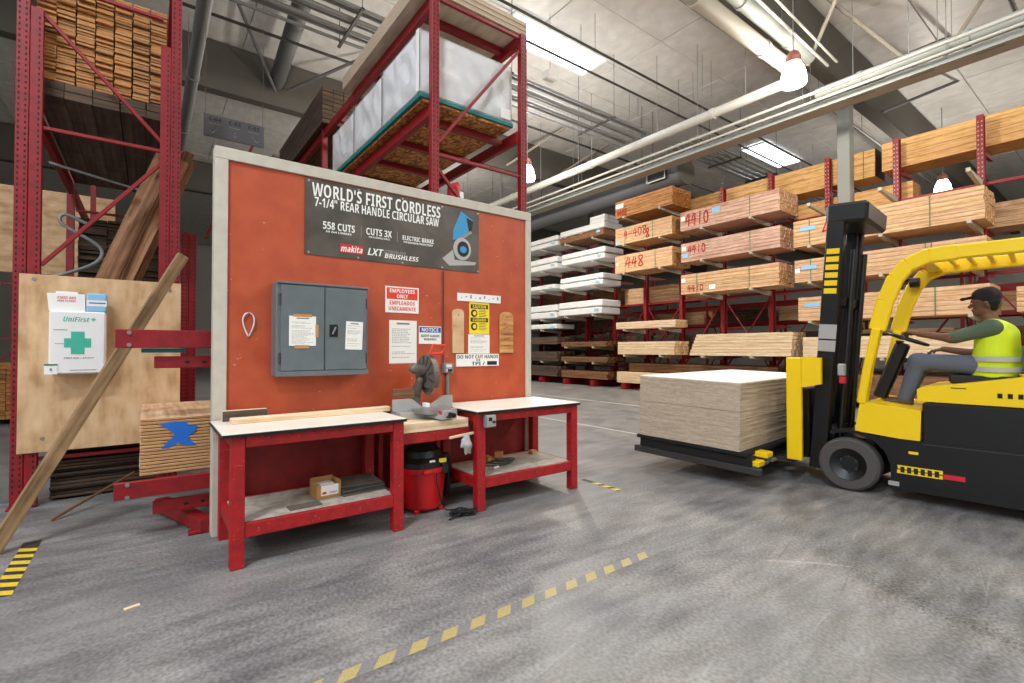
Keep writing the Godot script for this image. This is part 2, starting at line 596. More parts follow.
func make_materials():
	# plain ones
	mat("black", rgb(14, 14, 15), 0.4)
	mat("rubber", rgb(62, 60, 58), 0.85)
	mat("end_dark", rgb(52, 28, 32), 0.5)
	mat("black_matte", rgb(16, 15, 15), 0.8)
	mat("white", rgb(232, 230, 226), 0.6)
	mat("paper", rgb(238, 236, 230), 0.8)
	mat("steel", rgb(165, 165, 165), 0.35, 0.8)
	mat("galvanised", rgb(138, 139, 138), 0.55, 0.4)
	mat("dark_steel", rgb(70, 68, 66), 0.5, 0.5)
	mat("cast_grey", rgb(172, 170, 166), 0.5, 0.25)
	mat("saw_grey", rgb(108, 100, 92), 0.5, 0.4)
	mat("pipe_white", rgb(182, 180, 172), 0.55)
	mat("pipe_beige", rgb(160, 152, 138), 0.6)
	mat("girder_grey", rgb(86, 82, 75), 0.75)
	mat("column_grey", rgb(146, 149, 143), 0.6)
	mat("duct_grey", rgb(98, 98, 100), 0.6)
	mat("vent_dark", rgb(40, 40, 42), 0.6)
	mat("arm_beige", rgb(176, 168, 150), 0.6)
	mat("tape_brown", rgb(190, 140, 85), 0.5)
	mat("vacuum_red", rgb(190, 18, 24), 0.35)
	mat("sign_red", rgb(222, 58, 40), 0.5)
	mat("sign_blue", rgb(38, 74, 160), 0.5)
	mat("sign_yellow", rgb(244, 214, 40), 0.5)
	mat("print_black", rgb(24, 24, 26), 0.6)
	mat("print_grey", rgb(140, 138, 134), 0.6)
	mat("print_white", rgb(240, 238, 230), 0.55)
	mat("print_red", rgb(205, 30, 45), 0.6)
	mat("crayon_red", rgb(190, 28, 36), 0.8)
	mat("print_teal", rgb(64, 178, 150), 0.5)
	mat("spray_blue", rgb(24, 104, 196), 0.7)
	mat("saw_teal", rgb(28, 140, 190), 0.4)
	mat("teal_card", rgb(22, 120, 118), 0.6)
	mat("strap_green", rgb(70, 120, 84), 0.5)
	mat("tag_blue", rgb(140, 190, 220), 0.6)
	mat("fork_yellow", rgb(248, 206, 14), 0.3)
	mat("fork_black", rgb(9, 9, 10), 0.35)
	mat("seat_black", rgb(26, 26, 28), 0.7)
	mat("orange_lamp", rgb(235, 110, 30), 0.4)
	mat("tyre", rgb(78, 74, 70), 0.8)
	mat("kraft", rgb(176, 132, 78), 0.8)
	mat("cardboard_dark", rgb(92, 84, 74), 0.8)
	mat("bench_top", rgb(226, 218, 204), 0.45)
	mat("skin", rgb(112, 74, 54), 0.6)
	mat("shirt_olive", rgb(78, 92, 70), 0.85)
	mat("vest_lime", rgb(205, 228, 30), 0.7)
	mat("vest_grey", rgb(170, 172, 168), 0.4)
	mat("jeans", rgb(88, 94, 108), 0.85)
	mat("boots", rgb(96, 70, 48), 0.8)
	mat("cap_black", rgb(24, 23, 26), 0.85)
	mat("line_white", rgb(196, 194, 186), 0.7)
	var lamp := mat("lamp_glow", rgb(255, 240, 215), 0.4)
	lamp.emission_enabled = true
	lamp.emission = Color(1.0, 0.96, 0.9)
	lamp.emission_energy_multiplier = 9.0
	mat("lamp_cap", rgb(150, 92, 78), 0.5)
	var sky := mat("skylight_glow", rgb(235, 242, 255), 0.5)
	sky.emission_enabled = true
	sky.emission = Color(0.93, 0.96, 1.0)
	sky.emission_energy_multiplier = 3.2
	var wg := mat("added_window_glow", rgb(235, 242, 255), 0.5)  # pane glow of the added fill windows
	wg.emission_enabled = true
	wg.emission = Color(0.93, 0.96, 1.0)
	wg.emission_energy_multiplier = 1.5
	# wood
	wood_mat("pine", 11, rgb(176, 132, 92), rgb(206, 166, 124), rgb(224, 190, 150))
	wood_mat("fir", 12, rgb(160, 118, 96), rgb(198, 158, 136), rgb(220, 188, 168))
	wood_mat("pale_pine", 13, rgb(204, 172, 132), rgb(228, 200, 162), rgb(240, 218, 186))
	wood_mat("glulam", 14, rgb(182, 128, 70), rgb(214, 166, 102), rgb(232, 192, 132))
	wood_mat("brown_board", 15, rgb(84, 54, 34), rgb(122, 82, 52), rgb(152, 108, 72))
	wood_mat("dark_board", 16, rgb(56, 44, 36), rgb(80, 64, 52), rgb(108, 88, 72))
	wood_mat("cedar", 17, rgb(140, 88, 46), rgb(186, 130, 74), rgb(214, 162, 104))
	wood_mat("fence_board", 20, rgb(120, 80, 52), rgb(158, 112, 76), rgb(186, 140, 102))
	wood_mat("weathered", 19, rgb(98, 74, 50), rgb(136, 106, 72), rgb(164, 132, 94))
	wood_mat("plywood", 18, rgb(178, 138, 94), rgb(206, 168, 124), rgb(222, 188, 146), 0.7, 120, 0.6)
	# oriented strand board
	var os1 := noise_bytes(512, 512, 31, 0.05, 1, FastNoiseLite.TYPE_CELLULAR, 256, 512)
	var os2 := noise_bytes(512, 512, 32, 0.05, 1, FastNoiseLite.TYPE_CELLULAR, 512, 256)
	var osd := mix_bytes(os1, os2, 0.5)
	var m := mat("strand_board", Color.WHITE, 0.8)
	m.albedo_texture = ramp_tex(osd, 512, 512, [[0.2, rgb(120, 70, 32)], [0.5, rgb(178, 116, 58)], [0.8, rgb(212, 156, 92)]])
	m.uv1_triplanar = true
	m.uv1_world_triplanar = true
	m.uv1_scale = Vector3.ONE * 1.4
	# paint
	worn_paint("station_paint", 41, rgb(184, 80, 44), rgb(168, 64, 36), rgb(214, 150, 124), 0.92, 0.5, 0.55)
	worn_paint("bench_red", 42, rgb(164, 16, 22), rgb(134, 11, 17), rgb(196, 112, 100), 0.84, 0.55, 1.5)
	worn_paint("rack_red", 43, rgb(140, 13, 23), rgb(114, 9, 18), rgb(150, 84, 82), 0.93, 0.5, 1.3)
	worn_paint("frame_greige", 44, rgb(196, 188, 172), rgb(184, 176, 160), rgb(210, 204, 190), 0.95, 0.6, 1.0)
	worn_paint("cabinet_grey", 45, rgb(100, 108, 110), rgb(92, 100, 103), rgb(140, 148, 150), 0.97, 0.45, 1.0)
	worn_paint("shelf_dusty", 46, rgb(176, 168, 154), rgb(140, 132, 120), rgb(206, 200, 188), 0.85, 0.8, 1.6)
	worn_paint("station_red", 47, rgb(134, 22, 22), rgb(112, 16, 18), rgb(160, 70, 60), 0.95, 0.6, 1.0)
	# plastic wrap and roof liner
	var wr := noise_bytes(512, 512, 51, 0.02, 4, FastNoiseLite.TYPE_SIMPLEX_SMOOTH, 220, 512)
	m = mat("wrap_white", rgb(216, 215, 213), 0.45)
	m.normal_enabled = true
	m.normal_texture = bump_tex(wr, 512, 512, 9.0)
	m.normal_scale = 0.25
	m.uv1_triplanar = true
	m.uv1_world_triplanar = true
	m.uv1_scale = Vector3(0.5, 0.18, 0.5)
	var lw := noise_bytes(512, 512, 52, 0.015, 3, FastNoiseLite.TYPE_SIMPLEX_SMOOTH, 512, 160)
	m = mat("roof_liner", Color.WHITE, 0.45)
	m.albedo_texture = ramp_tex(noise_bytes(256, 256, 53, 0.02, 3), 256, 256, [[0.2, rgb(214, 212, 208)], [0.8, rgb(227, 225, 221)]])
	m.normal_enabled = true
	m.normal_texture = bump_tex(lw, 512, 512, 4.0)
	m.normal_scale = 0.5
	m.uv1_triplanar = true
	m.uv1_world_triplanar = true
	m.uv1_scale = Vector3.ONE * 0.35
	mat("wall_paint", rgb(188, 186, 178), 0.8)
	# banner print (dark brown-grey vinyl)
	m = mat("banner_vinyl", Color.WHITE, 0.4)
	m.albedo_texture = ramp_tex(noise_bytes(256, 256, 55, 0.012, 3), 256, 256, [[0.2, rgb(62, 57, 50)], [0.8, rgb(88, 80, 70)]])
	m.uv1_triplanar = true
	m.uv1_scale = Vector3.ONE * 0.8
	# paper print
	for k in 3:
		m = mat("letter_print_%d" % k, Color.WHITE, 0.8)
		m.albedo_texture = print_tex(60 + k)
	# fibreboard sheets
	m = mat("fibreboard", Color.WHITE, 0.85)
	var fb := noise_bytes(256, 256, 57, 0.03, 3, FastNoiseLite.TYPE_SIMPLEX_SMOOTH, 60, 256)
	m.albedo_texture = ramp_tex(fb, 256, 256, [[0.2, rgb(182, 162, 138)], [0.8, rgb(206, 186, 162)]])
	m.uv1_scale = Vector3(1, 1, 1)
	m.vertex_color_use_as_albedo = true
	mat("fibre_face", rgb(232, 224, 214), 0.7)
	floor_material()

# grey rows of unreadable small print
func print_tex(seed_: int) -> ImageTexture:
	var r := RandomNumberGenerator.new()
	r.seed = seed_
	var im := Image.create(128, 176, false, Image.FORMAT_RGB8)
	im.fill(rgb(236, 233, 224))
	im.fill_rect(Rect2i(34, 10, 60, 7), rgb(120, 116, 110))
	var y := 26
	while y < 164:
		if r.randf() < 0.2:
			y += 8
			continue
		var x := 12
		var last := r.randi_range(70, 118)
		while x < last:
			var w := r.randi_range(4, 13)
			im.fill_rect(Rect2i(x, y, mini(w, last - x), 3), rgb(165, 162, 156))
			x += w + 3
		y += 7
	return ImageTexture.create_from_image(im)

const FLOOR_PX := 2048

func floor_material():
	var w := FLOOR_PX
	var a := noise_bytes(w, w, 71, 0.007, 6)                       # broad patches
	var b := noise_bytes(w, w, 72, 0.04, 5, FastNoiseLite.TYPE_SIMPLEX_SMOOTH, 420, w)  # streaks along x
	var c := noise_bytes(w, w, 73, 0.22, 3)                        # grit
	var im := PackedByteArray()
	im.resize(w * w * 3)
	var rough := PackedByteArray()
	rough.resize(w * w)
	var j := 0
	for i in w * w:
		var g := c[i]
		var v := a[i] * 0.27 + b[i] * 0.30 + g * 0.43
		v = clampf((v - 128.0) * 1.45 + 128.0, 0.0, 255.0)
		if g < 46:
			v *= 0.72
		var t := v / 255.0
		var wm := a[i] / 255.0
		im[j] = int(72 + 86 * t + 6 * wm)
		im[j + 1] = int(72 + 86 * t + 2 * wm)
		im[j + 2] = int(74 + 85 * t - 5 * wm)
		rough[i] = int(80 + 80 * t)
		j += 3
	var img := Image.create_from_data(w, w, false, Image.FORMAT_RGB8, im)
	# tyre scuffs and scratches: strokes drawn where the photograph shows them
	var r := RandomNumberGenerator.new()
	r.seed = 5
	var arcs := [[5.2, -0.2, 1.9, 2.6, 4.6, 0.09, -20], [5.6, 0.3, 2.4, 2.7, 4.4, 0.12, -16], [4.2, 0.9, 2.6, 3.6, 5.2, 0.05, 7], [6.0, 1.5, 3.2, 3.3, 4.7, 0.16, -14], [3.0, 1.2, 2.2, 4.0, 5.9, 0.1, -12], [7.5, 0.2, 2.8, 2.4, 4.0, 0.05, 7], [4.9, 0.6, 1.2, 2.4, 5.0, 0.07, -14]]
	for q in arcs:
		var n := int((q[4] - q[3]) * q[2] / 0.004)
		for i in n:
			var th: float = q[3] + (q[4] - q[3]) * i / n
			for k in 12:
				var rr: float = q[2] + r.randfn(0.0, q[5] * 0.5)
				dab(img, q[0] + cos(th) * rr, q[1] + sin(th) * rr, q[6] * r.randf())
	for q in 120:
		var x0 := r.randf_range(-0.5, 8.0)
		var z0 := r.randf_range(-3.3, -0.2)
		var dir := Vector2(1, r.randf_range(-0.35, 0.2)).normalized()
		var l := r.randf_range(0.1, 0.9)
		var k := r.randf_range(6, 22) * (1 if q % 3 else -1)
		var n := int(l / 0.003)
		for i in n:
			dab(img, x0 + dir.x * i * 0.003, z0 + dir.y * i * 0.003 + sin(i * 0.004 + q) * 0.012, k * sin(PI * i / n) * 0.5)
	for q in [[3.6, -1.25, 3.25, -1.6, 20.0], [3.62, -1.2, 3.28, -1.55, 12.0], [2.95, -2.4, 4.4, -1.85, 14.0]]:
		for i in 200:
			var t := i / 199.0
			dab(img, lerpf(q[0], q[2], t) + sin(t * 3.0) * 0.02, lerpf(q[1], q[3], t), q[4])
	var m := mat("concrete", Color.WHITE, 0.6)
	m.albedo_texture = ImageTexture.create_from_image(img)
	m.roughness_texture = ImageTexture.create_from_image(Image.create_from_data(w, w, false, Image.FORMAT_L8, rough))
	m.roughness = 1.0
	m.normal_enabled = true
	m.normal_texture = bump_tex(c, w, w, 1.0)
	m.normal_scale = 0.25

func dab(img: Image, x: float, z: float, k: float):
	var px := int((x + 2.0) / 12.0 * FLOOR_PX)
	var pz := int((z + 10.0) / 12.0 * FLOOR_PX)
	if px < 0 or pz < 0 or px >= FLOOR_PX or pz >= FLOOR_PX:
		return
	var c := img.get_pixel(px, pz)
	var d := k / 255.0
	img.set_pixel(px, pz, Color(clampf(c.r + d, 0, 1), clampf(c.g + d, 0, 1), clampf(c.b + d, 0, 1)))

# ------------------------------------------------------------------ lamps
func high_bay_lamp(p: Vector3, energy: float, where: String):
	var lb := "bright bell-shaped high-bay lamp hanging " + where
	var grp := "high-bay lamps over the aisles"
	var t := thing("high_bay_lamp", lb, "lamp", p, 0.0, grp)
	var st := begin()
	alathe(st, [Vector2(0.0, -0.27), Vector2(0.17, -0.275), Vector2(0.23, -0.25), Vector2(0.24, -0.2), Vector2(0.225, -0.05), Vector2(0.19, 0.08), Vector2(0.13, 0.19), Vector2(0.0, 0.2)], 28)
	part("globe", st.commit(), mats.lamp_glow, t)
	st = begin()
	alathe(st, [Vector2(0.0, 0.2), Vector2(0.14, 0.2), Vector2(0.14, 0.3), Vector2(0.1, 0.4), Vector2(0.05, 0.44), Vector2(0.0, 0.44)], 20)
	part("ballast_housing", st.commit(), mats.lamp_cap, t)
	rod("stem", Vector3(0, 0.43, 0), Vector3(0, CEIL - p.y, 0), 0.012, mats.galvanised, t, 8)
	var l := OmniLight3D.new()
	l.name = "lamp_light"
	l.light_color = Color(1.0, 0.97, 0.925)
	l.light_energy = minf(energy * 0.76, 6.6)
	l.light_size = 0.2
	l.omni_range = 60.0
	l.omni_attenuation = 2.0
	l.shadow_enabled = true
	t.add_child(l)
	# the reflector throws the larger share downwards
	var d := SpotLight3D.new()
	d.name = "down_light"
	d.light_color = l.light_color
	d.light_energy = energy * 1.08 - l.light_energy
	d.light_size = 0.2
	d.spot_range = 60.0
	d.spot_attenuation = 2.0
	d.spot_angle = 80.0
	d.spot_angle_attenuation = 0.6
	d.shadow_enabled = true
	d.rotation.x = -PI / 2
	t.add_child(d)

func skylight(p: Vector3, energy: float, where: String):
	var lb := "bright white rectangular roof skylight " + where
	var t := thing("skylight", lb, "skylight", p, 0.0, "roof skylights")
	part("diffuser", bm(Vector3(3.2, 0.03, 0.95), 0.0), mats.skylight_glow, t, at(0, -0.05, 0))
	slab("frame", Vector3(-1.68, -0.09, -0.56), Vector3(1.68, -0.036, -0.48), mats.white, t)
	slab("frame", Vector3(-1.68, -0.09, 0.48), Vector3(1.68, -0.036, 0.56), mats.white, t)
	slab("frame", Vector3(-1.68, -0.09, -0.478), Vector3(-1.602, -0.036, 0.478), mats.white, t)
	slab("frame", Vector3(1.602, -0.09, -0.478), Vector3(1.68, -0.036, 0.478), mats.white, t)
	var l := AreaLight3D.new()
	l.name = "daylight"
	l.area_size = Vector2(3.1, 0.9)
	l.light_color = Color(0.93, 0.96, 1.0)
	l.light_energy = energy
	l.area_range = 60.0
	l.shadow_enabled = true
	l.rotation.x = -PI / 2
	l.position.y = -0.1
	t.add_child(l)

# unseen glowing windows added in the left hall wall for soft side fill
func added_wall_windows():
	for k in 3:
		var w := struct_mesh("added_window_%d" % (k + 1), bm(Vector3(0.04, 3.9, 2.9), 0.0), mats.added_window_glow, at(-13.93, 6.0, 5.0 + k * 3.1))
		for s in [-1, 1]:
			slab("added_window_frame", Vector3(-0.02, s * 1.951, -1.5), Vector3(0.06, s * 2.03, 1.5), mats.white, w)
			slab("added_window_frame", Vector3(-0.02, -1.95, s * 1.451), Vector3(0.06, 1.95, s * 1.53), mats.white, w)
		var l := AreaLight3D.new()
		l.name = "daylight"
		l.area_size = Vector2(2.9, 3.9)
		l.light_color = Color(0.95, 0.97, 1.0)
		l.light_energy = 9.0
		l.area_range = 80.0
		l.shadow_enabled = true
		l.rotation.y = -PI / 2
		l.position.x = 0.07
		w.add_child(l)

# ------------------------------------------------------------------ hall
func build_structure():
	var st := begin()
	var x0 := -14.0
	var x1 := 42.0
	var z0 := -46.0
	var z1 := 14.0
	for s in [[0.0, Vector3.UP], [-0.3, Vector3.DOWN]]:
		var p := []
		var uv := []
		for q in [[x0, z1], [x1, z1], [x1, z0], [x0, z0]]:
			p.append(Vector3(q[0], s[0], q[1]))
			uv.append(Vector2((q[0] + 2.0) / 12.0, (q[1] + 10.0) / 12.0))
		quad(st, p, s[1], uv, Color.WHITE)
	struct_mesh("floor", st.commit(), mats.concrete)
	var c := struct_mesh("ceiling", bm(Vector3(x1 - x0, 0.3, z1 - z0), 0.0), mats.roof_liner, at((x0 + x1) / 2, CEIL + 0.19, (z0 + z1) / 2))
	# roof liner panels, a hair apart
	var pm := bm(Vector3(2.98, 0.04, 1.48), 0.012)
	for i in 12:
		for k in 20:
			part("panel", pm, mats.roof_liner, c, at(-2.5 + i * 3.0 - (x0 + x1) / 2, -0.172 - 0.006 * ((i * 7 + k * 3) % 4) / 3.0, -1.2 - k * 1.5 - (z0 + z1) / 2))
	struct_mesh("wall_back", bm(Vector3(x1 - x0, CEIL + 0.3, 0.3), 0.0), mats.wall_paint, at((x0 + x1) / 2, CEIL / 2, z0 - 0.15))
	struct_mesh("wall_front", bm(Vector3(x1 - x0, CEIL + 0.3, 0.3), 0.0), mats.wall_paint, at((x0 + x1) / 2, CEIL / 2, z1 + 0.15))
	struct_mesh("wall_left", bm(Vector3(0.3, CEIL + 0.3, z1 - z0), 0.0), mats.wall_paint, at(x0 - 0.15, CEIL / 2, (z0 + z1) / 2))
	struct_mesh("wall_right", bm(Vector3(0.3, CEIL + 0.3, z1 - z0), 0.0), mats.wall_paint, at(x1 + 0.15, CEIL / 2, (z0 + z1) / 2))
	# roof girders across the hall
	var gl := ["deep grey roof girder above the lumber racks", "deep grey roof girder behind the wrapped pallet rack", "deep grey roof girder at the far end of the hall", "deep grey roof girder behind the saw station camera side"]
	var gi := 0
	for z in [-5.0, -15.2, -25.4, 5.2]:
		var g := thing("roof_girder", gl[gi], "girder", Vector3(14.0, CEIL - 0.03, z), 0.0, "roof girders")
		gi += 1
		slab("beam", Vector3(-27.9, -1.29, -0.13), Vector3(27.9, 0, 0.13), mats.girder_grey, g, 0.01)
		slab("bottom_plate", Vector3(-27.9, -1.34, -0.17), Vector3(27.9, -1.291, 0.17), mats.girder_grey, g, 0.004)
	var cl := ["pale grey square steel column rising between the lumber racks", "dark grey square steel column far behind the white stacks", "grey square steel column beyond the lumber racks"]
	var ci := 0
	for q in [[14.63, -4.86, 0.29], [15.9, -15.1, 0.34], [29.0, -4.9, 0.3]]:
		var col := thing("steel_column", cl[ci], "column", Vector3(q[0], 0, q[1]))
		var cm: Material = mats.column_grey if ci == 0 else mats.girder_grey
		ci += 1
		slab("shaft", Vector3(-q[2] / 2, 0.02, -q[2] / 2), Vector3(q[2] / 2, CEIL - 1.38, q[2] / 2), cm, col, 0.012)
		slab("base_plate", Vector3(-0.26, 0, -0.26), Vector3(0.26, 0.02, 0.26), cm, col)

# ------------------------------------------------------------------ saw station wall
const WZ := -4.25   # front face of the painted panels

func sheet(called: String, label: String, category: String, xa: float, xb: float, ya: float, yb: float, m: Material, off := 0.0, thick := 0.004) -> Node3D:
	var t := thing(called, label, category, Vector3((xa + xb) / 2, ya, WZ + off))
	var st := begin()
	var w := xb - xa
	var h := yb - ya
	abox(st, at(0, h / 2, thick / 2), Vector3(w, h, thick * 0.98), 0.0)
	quad(st, [Vector3(-w / 2, 0, thick), Vector3(w / 2, 0, thick), Vector3(w / 2, h, thick), Vector3(-w / 2, h, thick)], Vector3.BACK, [Vector2(0, 1), Vector2(1, 1), Vector2(1, 0), Vector2(0, 0)], Color.WHITE)
	part("face", st.commit(), m, t)
	t.set_meta("w", w)
	return t

func build_saw_station():
	var w := thing("partition_wall", "orange painted plywood partition wall in a greige frame behind the saw benches", "partition", Vector3(0.384, 0, WZ))
	slab("panel", Vector3(0.03, 0.853, -0.02), Vector3(1.9505, 2.88, 0), mats.station_paint, w, 0.002)
	slab("panel", Vector3(1.9535, 0.853, -0.02), Vector3(3.03, 2.88, 0), mats.station_paint, w, 0.002)
	slab("lower_panel", Vector3(0.092, 0.05, -0.02), Vector3(1.9505, 0.85, 0), mats.station_red, w, 0.002)
	slab("lower_panel", Vector3(1.9535, 0.05, -0.02), Vector3(2.988, 0.85, 0), mats.station_red, w, 0.002)
	slab("frame_rail", Vector3(0, 2.845, -0.115), Vector3(3.061, 2.935, 0.022), mats.frame_greige, w, 0.003)
	slab("frame_stile", Vector3(0, 0.0, -0.115), Vector3(0.09, 2.844, 0.022), mats.frame_greige, w, 0.003)
	slab("frame_stile", Vector3(2.99, 0.0, -0.115), Vector3(3.061, 2.844, 0.022), mats.frame_greige, w, 0.003)
	slab("frame_rail", Vector3(0.091, 0.0, -0.115), Vector3(2.989, 0.09, -0.021), mats.frame_greige, w, 0.003)
	for k in 4:
		slab("stud", Vector3(0.55 + k * 0.6, 0.091, -0.11), Vector3(0.59 + k * 0.6, 2.84, -0.022), mats.frame_greige, w, 0.003)
	# banner
	var b := sheet("banner", "dark brown vinyl banner with white lettering about a cordless circular saw", "banner", 1.028, 2.752, 2.192, 2.832, mats.banner_vinyl, 0.004, 0.003)
	var o := Vector3(-1.89, -2.192, 0.004)
	var T := func(s: String, xa: float, xb: float, ya: float, yb: float, m: Material, slant := 0.0):
		lettering("lettering", s, xb - xa, yb - ya, m, b, Transform3D(Basis.IDENTITY, o + Vector3((xa + xb) / 2, (ya + yb) / 2, 0)), slant)
	T.call("WORLD'S FIRST CORDLESS", 1.085, 2.298, 2.692, 2.803, mats.print_white)
	T.call("7-1/4\" REAR HANDLE CIRCULAR SAW", 1.106, 2.282, 2.606, 2.684, mats.print_white)
	T.call("558 CUTS", 1.176, 1.448, 2.424, 2.488, mats.print_white)
	T.call("CUTS 3X", 1.551, 1.793, 2.428, 2.490, mats.print_white)
	T.call("ELECTRIC BRAKE", 1.9, 2.225, 2.428, 2.470, mats.print_white)
	T.call("IN 2x4 LUMBER", 1.2, 1.42, 2.398, 2.414, mats.print_white)
	T.call("ON A SINGLE PACK", 1.575, 1.775, 2.402, 2.418, mats.print_white)
	T.call("FOR MAXIMUM PRODUCTIVITY", 1.91, 2.215, 2.400, 2.418, mats.print_white)
	T.call("LXT", 1.572, 1.705, 2.246, 2.310, mats.print_white, 0.25)
	T.call("LITHIUM-ION", 1.725, 1.93, 2.284, 2.312, mats.print_grey, 0.2)
	T.call("BRUSHLESS", 1.728, 2.062, 2.236, 2.279, mats.print_white, 0.2)
	slab("divider", Vector3(1.504, 2.395, 0.003) + Vector3(-1.89, -2.192, 0), Vector3(1.508, 2.492, 0.0045) + Vector3(-1.89, -2.192, 0), mats.print_grey, b, 0.0)
	slab("divider", Vector3(1.845, 2.4, 0.003) + Vector3(-1.89, -2.192, 0), Vector3(1.849, 2.494, 0.0045) + Vector3(-1.89, -2.192, 0), mats.print_grey, b, 0.0)
	slab("logo_block", Vector3(1.322, 2.242, 0.003) + Vector3(-1.89, -2.192, 0), Vector3(1.525, 2.316, 0.004) + Vector3(-1.89, -2.192, 0), mats.print_red, b, 0.0)
	T.call("makita", 1.332, 1.518, 2.250, 2.308, mats.print_white, 0.2)
	for k in 5:
		var hx := 0.02 + 0.42 * k
		for hy in [0.018, 0.622]:
			rod("grommet", Vector3(-0.85 + hx, hy, 0.003), Vector3(-0.85 + hx, hy, 0.0055), 0.009, mats.steel, b, 10)
	# printed picture of the saw: flat shapes
	var pic := func(poly: Array, m: Material, z: float):
		var st := begin()
		var pv := PackedVector2Array()
		for q in poly:
			pv.append(Vector2(q[0] - 1.89, q[1] - 2.192))
		aprism(st, pv, 0.0008, at(0, 0, z))
		part("print_shape", st.commit(), m, b)
	pic.call([[2.14, 2.56], [2.44, 2.47], [2.5, 2.36], [2.42, 2.30], [2.2, 2.46]], mats.cardboard_dark, 0.0034)
	pic.call([[2.535, 2.805], [2.68, 2.73], [2.6, 2.55], [2.44, 2.50], [2.445, 2.6]], mats.saw_teal, 0.0036)
	pic.call([[2.6, 2.75], [2.68, 2.72], [2.66, 2.62], [2.63, 2.60]], mats.print_black, 0.0042)
	pic.call([[2.65, 2.62], [2.67, 2.6], [2.53, 2.50], [2.51, 2.53]], mats.print_grey, 0.0044)
	var ring := []
	for k in 22:
		ring.append([2.55 + 0.105 * cos(TAU * k / 22.0), 2.42 + 0.115 * sin(TAU * k / 22.0)])
	pic.call(ring, mats.cast_grey, 0.0046)
	ring = []
	for k in 18:
		ring.append([2.56 + 0.07 * cos(TAU * k / 18.0), 2.42 + 0.08 * sin(TAU * k / 18.0)])
	pic.call(ring, mats.print_black, 0.0056)
	ring = []
	for k in 14:
		ring.append([2.562 + 0.04 * cos(TAU * k / 14.0), 2.415 + 0.035 * sin(TAU * k / 14.0)])
	pic.call(ring, mats.saw_teal, 0.0066)
	pic.call([[2.32, 2.30], [2.44, 2.40], [2.46, 2.30], [2.72, 2.30], [2.70, 2.27], [2.4, 2.235]], mats.cast_grey, 0.0050)
	# steel cabinet
	var cb := thing("wall_cabinet", "grey steel two-door wall cabinet with taped papers", "cabinet", Vector3(1.143, 1.185, WZ))
	slab("body", Vector3(-0.362, 0, 0.001), Vector3(0.362, 0.742, 0.185), mats.cabinet_grey, cb, 0.006)
	for s in [-1, 1]:
		var d := slab("door", Vector3(-0.33 if s < 0 else 0.004, 0.045, 0.186), Vector3(-0.004 if s < 0 else 0.345, 0.715, 0.2), mats.cabinet_grey, cb, 0.004)
		for hy in [-0.24, 0.22]:
			rod("hinge", Vector3(s * 0.168, hy - 0.045, 0.006), Vector3(s * 0.168, hy + 0.045, 0.006), 0.007, mats.dark_steel, d, 8)
	slab("drip_lip", Vector3(-0.362, 0.725, 0.186), Vector3(0.362, 0.742, 0.2), mats.cabinet_grey, cb, 0.003)
	slab("bottom_lip", Vector3(-0.362, 0.0, 0.186), Vector3(0.362, 0.04, 0.2), mats.cabinet_grey, cb, 0.003)
	var lt := slab("latch_plate", Vector3(0.035, 0.315, 0.2), Vector3(0.1, 0.415, 0.208), mats.black, cb, 0.003)
	bar("latch_handle", Vector3(-0.012, -0.03, 0.012), Vector3(0.014, 0.03, 0.016), 0.014, 0.012, mats.steel, lt)
	# papers taped to the doors
	var n1 := sheet("paper_note", "cut-corner printed paper taped on the left cabinet door", "paper", 0.872, 1.072, 1.425, 1.66, mats.letter_print_0, 0.2015, 0.002)
	slab("tape", Vector3(-0.07, 0.228, 0.0022), Vector3(0.07, 0.25, 0.003), mats.tape_brown, n1, 0.0)
	slab("tape", Vector3(-0.06, -0.02, 0.0022), Vector3(0.05, 0.006, 0.003), mats.tape_brown, n1, 0.0)
	slab("tape", Vector3(0.096, 0.07, 0.0022), Vector3(0.12, 0.17, 0.003), mats.tape_brown, n1, 0.0)
	var n2 := sheet("paper_note", "white printed paper hanging askew on the right cabinet door", "paper", 1.305, 1.448, 1.395, 1.63, mats.letter_print_1, 0.2015, 0.002)
	n2.rotation.z = deg_to_rad(-2.0)
	# signs
	var e := sheet("employees_sign", "white and red EMPLOYEES ONLY sign on the orange wall", "sign", 1.734, 2.068, 1.738, 1.982, mats.print_white, 0.001)
	slab("red_field", Vector3(-0.155, 0.125, 0.003), Vector3(0.155, 0.232, 0.0045), mats.sign_red, e, 0.0)
	var L := func(node: Node3D, s: String, x: float, y: float, ww: float, h: float, m: Material):
		lettering("lettering", s, ww, h, m, node, at(x, y, 0.0052))
	L.call(e, "EMPLOYEES", 0.0, 0.204, 0.25, 0.036, mats.print_white)
	L.call(e, "ONLY", 0.0, 0.155, 0.11, 0.036, mats.print_white)
	L.call(e, "EMPLEADOS", 0.0, 0.092, 0.25, 0.036, mats.sign_red)
	L.call(e, "UNICAMENTE", 0.0, 0.038, 0.27, 0.036, mats.sign_red)
	sheet("printed_letter", "long cream printed letter pinned below the employees sign", "paper", 1.773, 2.048, 1.266, 1.668, mats.letter_print_2, 0.001)
	var nt := sheet("notice_sign", "small blue and white NOTICE safety glasses sign", "sign", 2.072, 2.312, 1.45, 1.62, mats.print_white, 0.001)
	slab("blue_field", Vector3(-0.115, 0.11, 0.003), Vector3(0.115, 0.162, 0.0045), mats.sign_blue, nt, 0.0)
	L.call(nt, "NOTICE", 0.0, 0.136, 0.18, 0.034, mats.print_white)
	L.call(nt, "SAFETY GLASSES", 0.0, 0.078, 0.2, 0.024, mats.print_black)
	L.call(nt, "REQUIRED", 0.0, 0.042, 0.13, 0.024, mats.print_black)
	var sp := sheet("measure_strip", "white strip with faint marks above the yellow caution sign", "strip", 2.494, 3.029, 1.889, 1.97, mats.print_white, 0.001, 0.012)
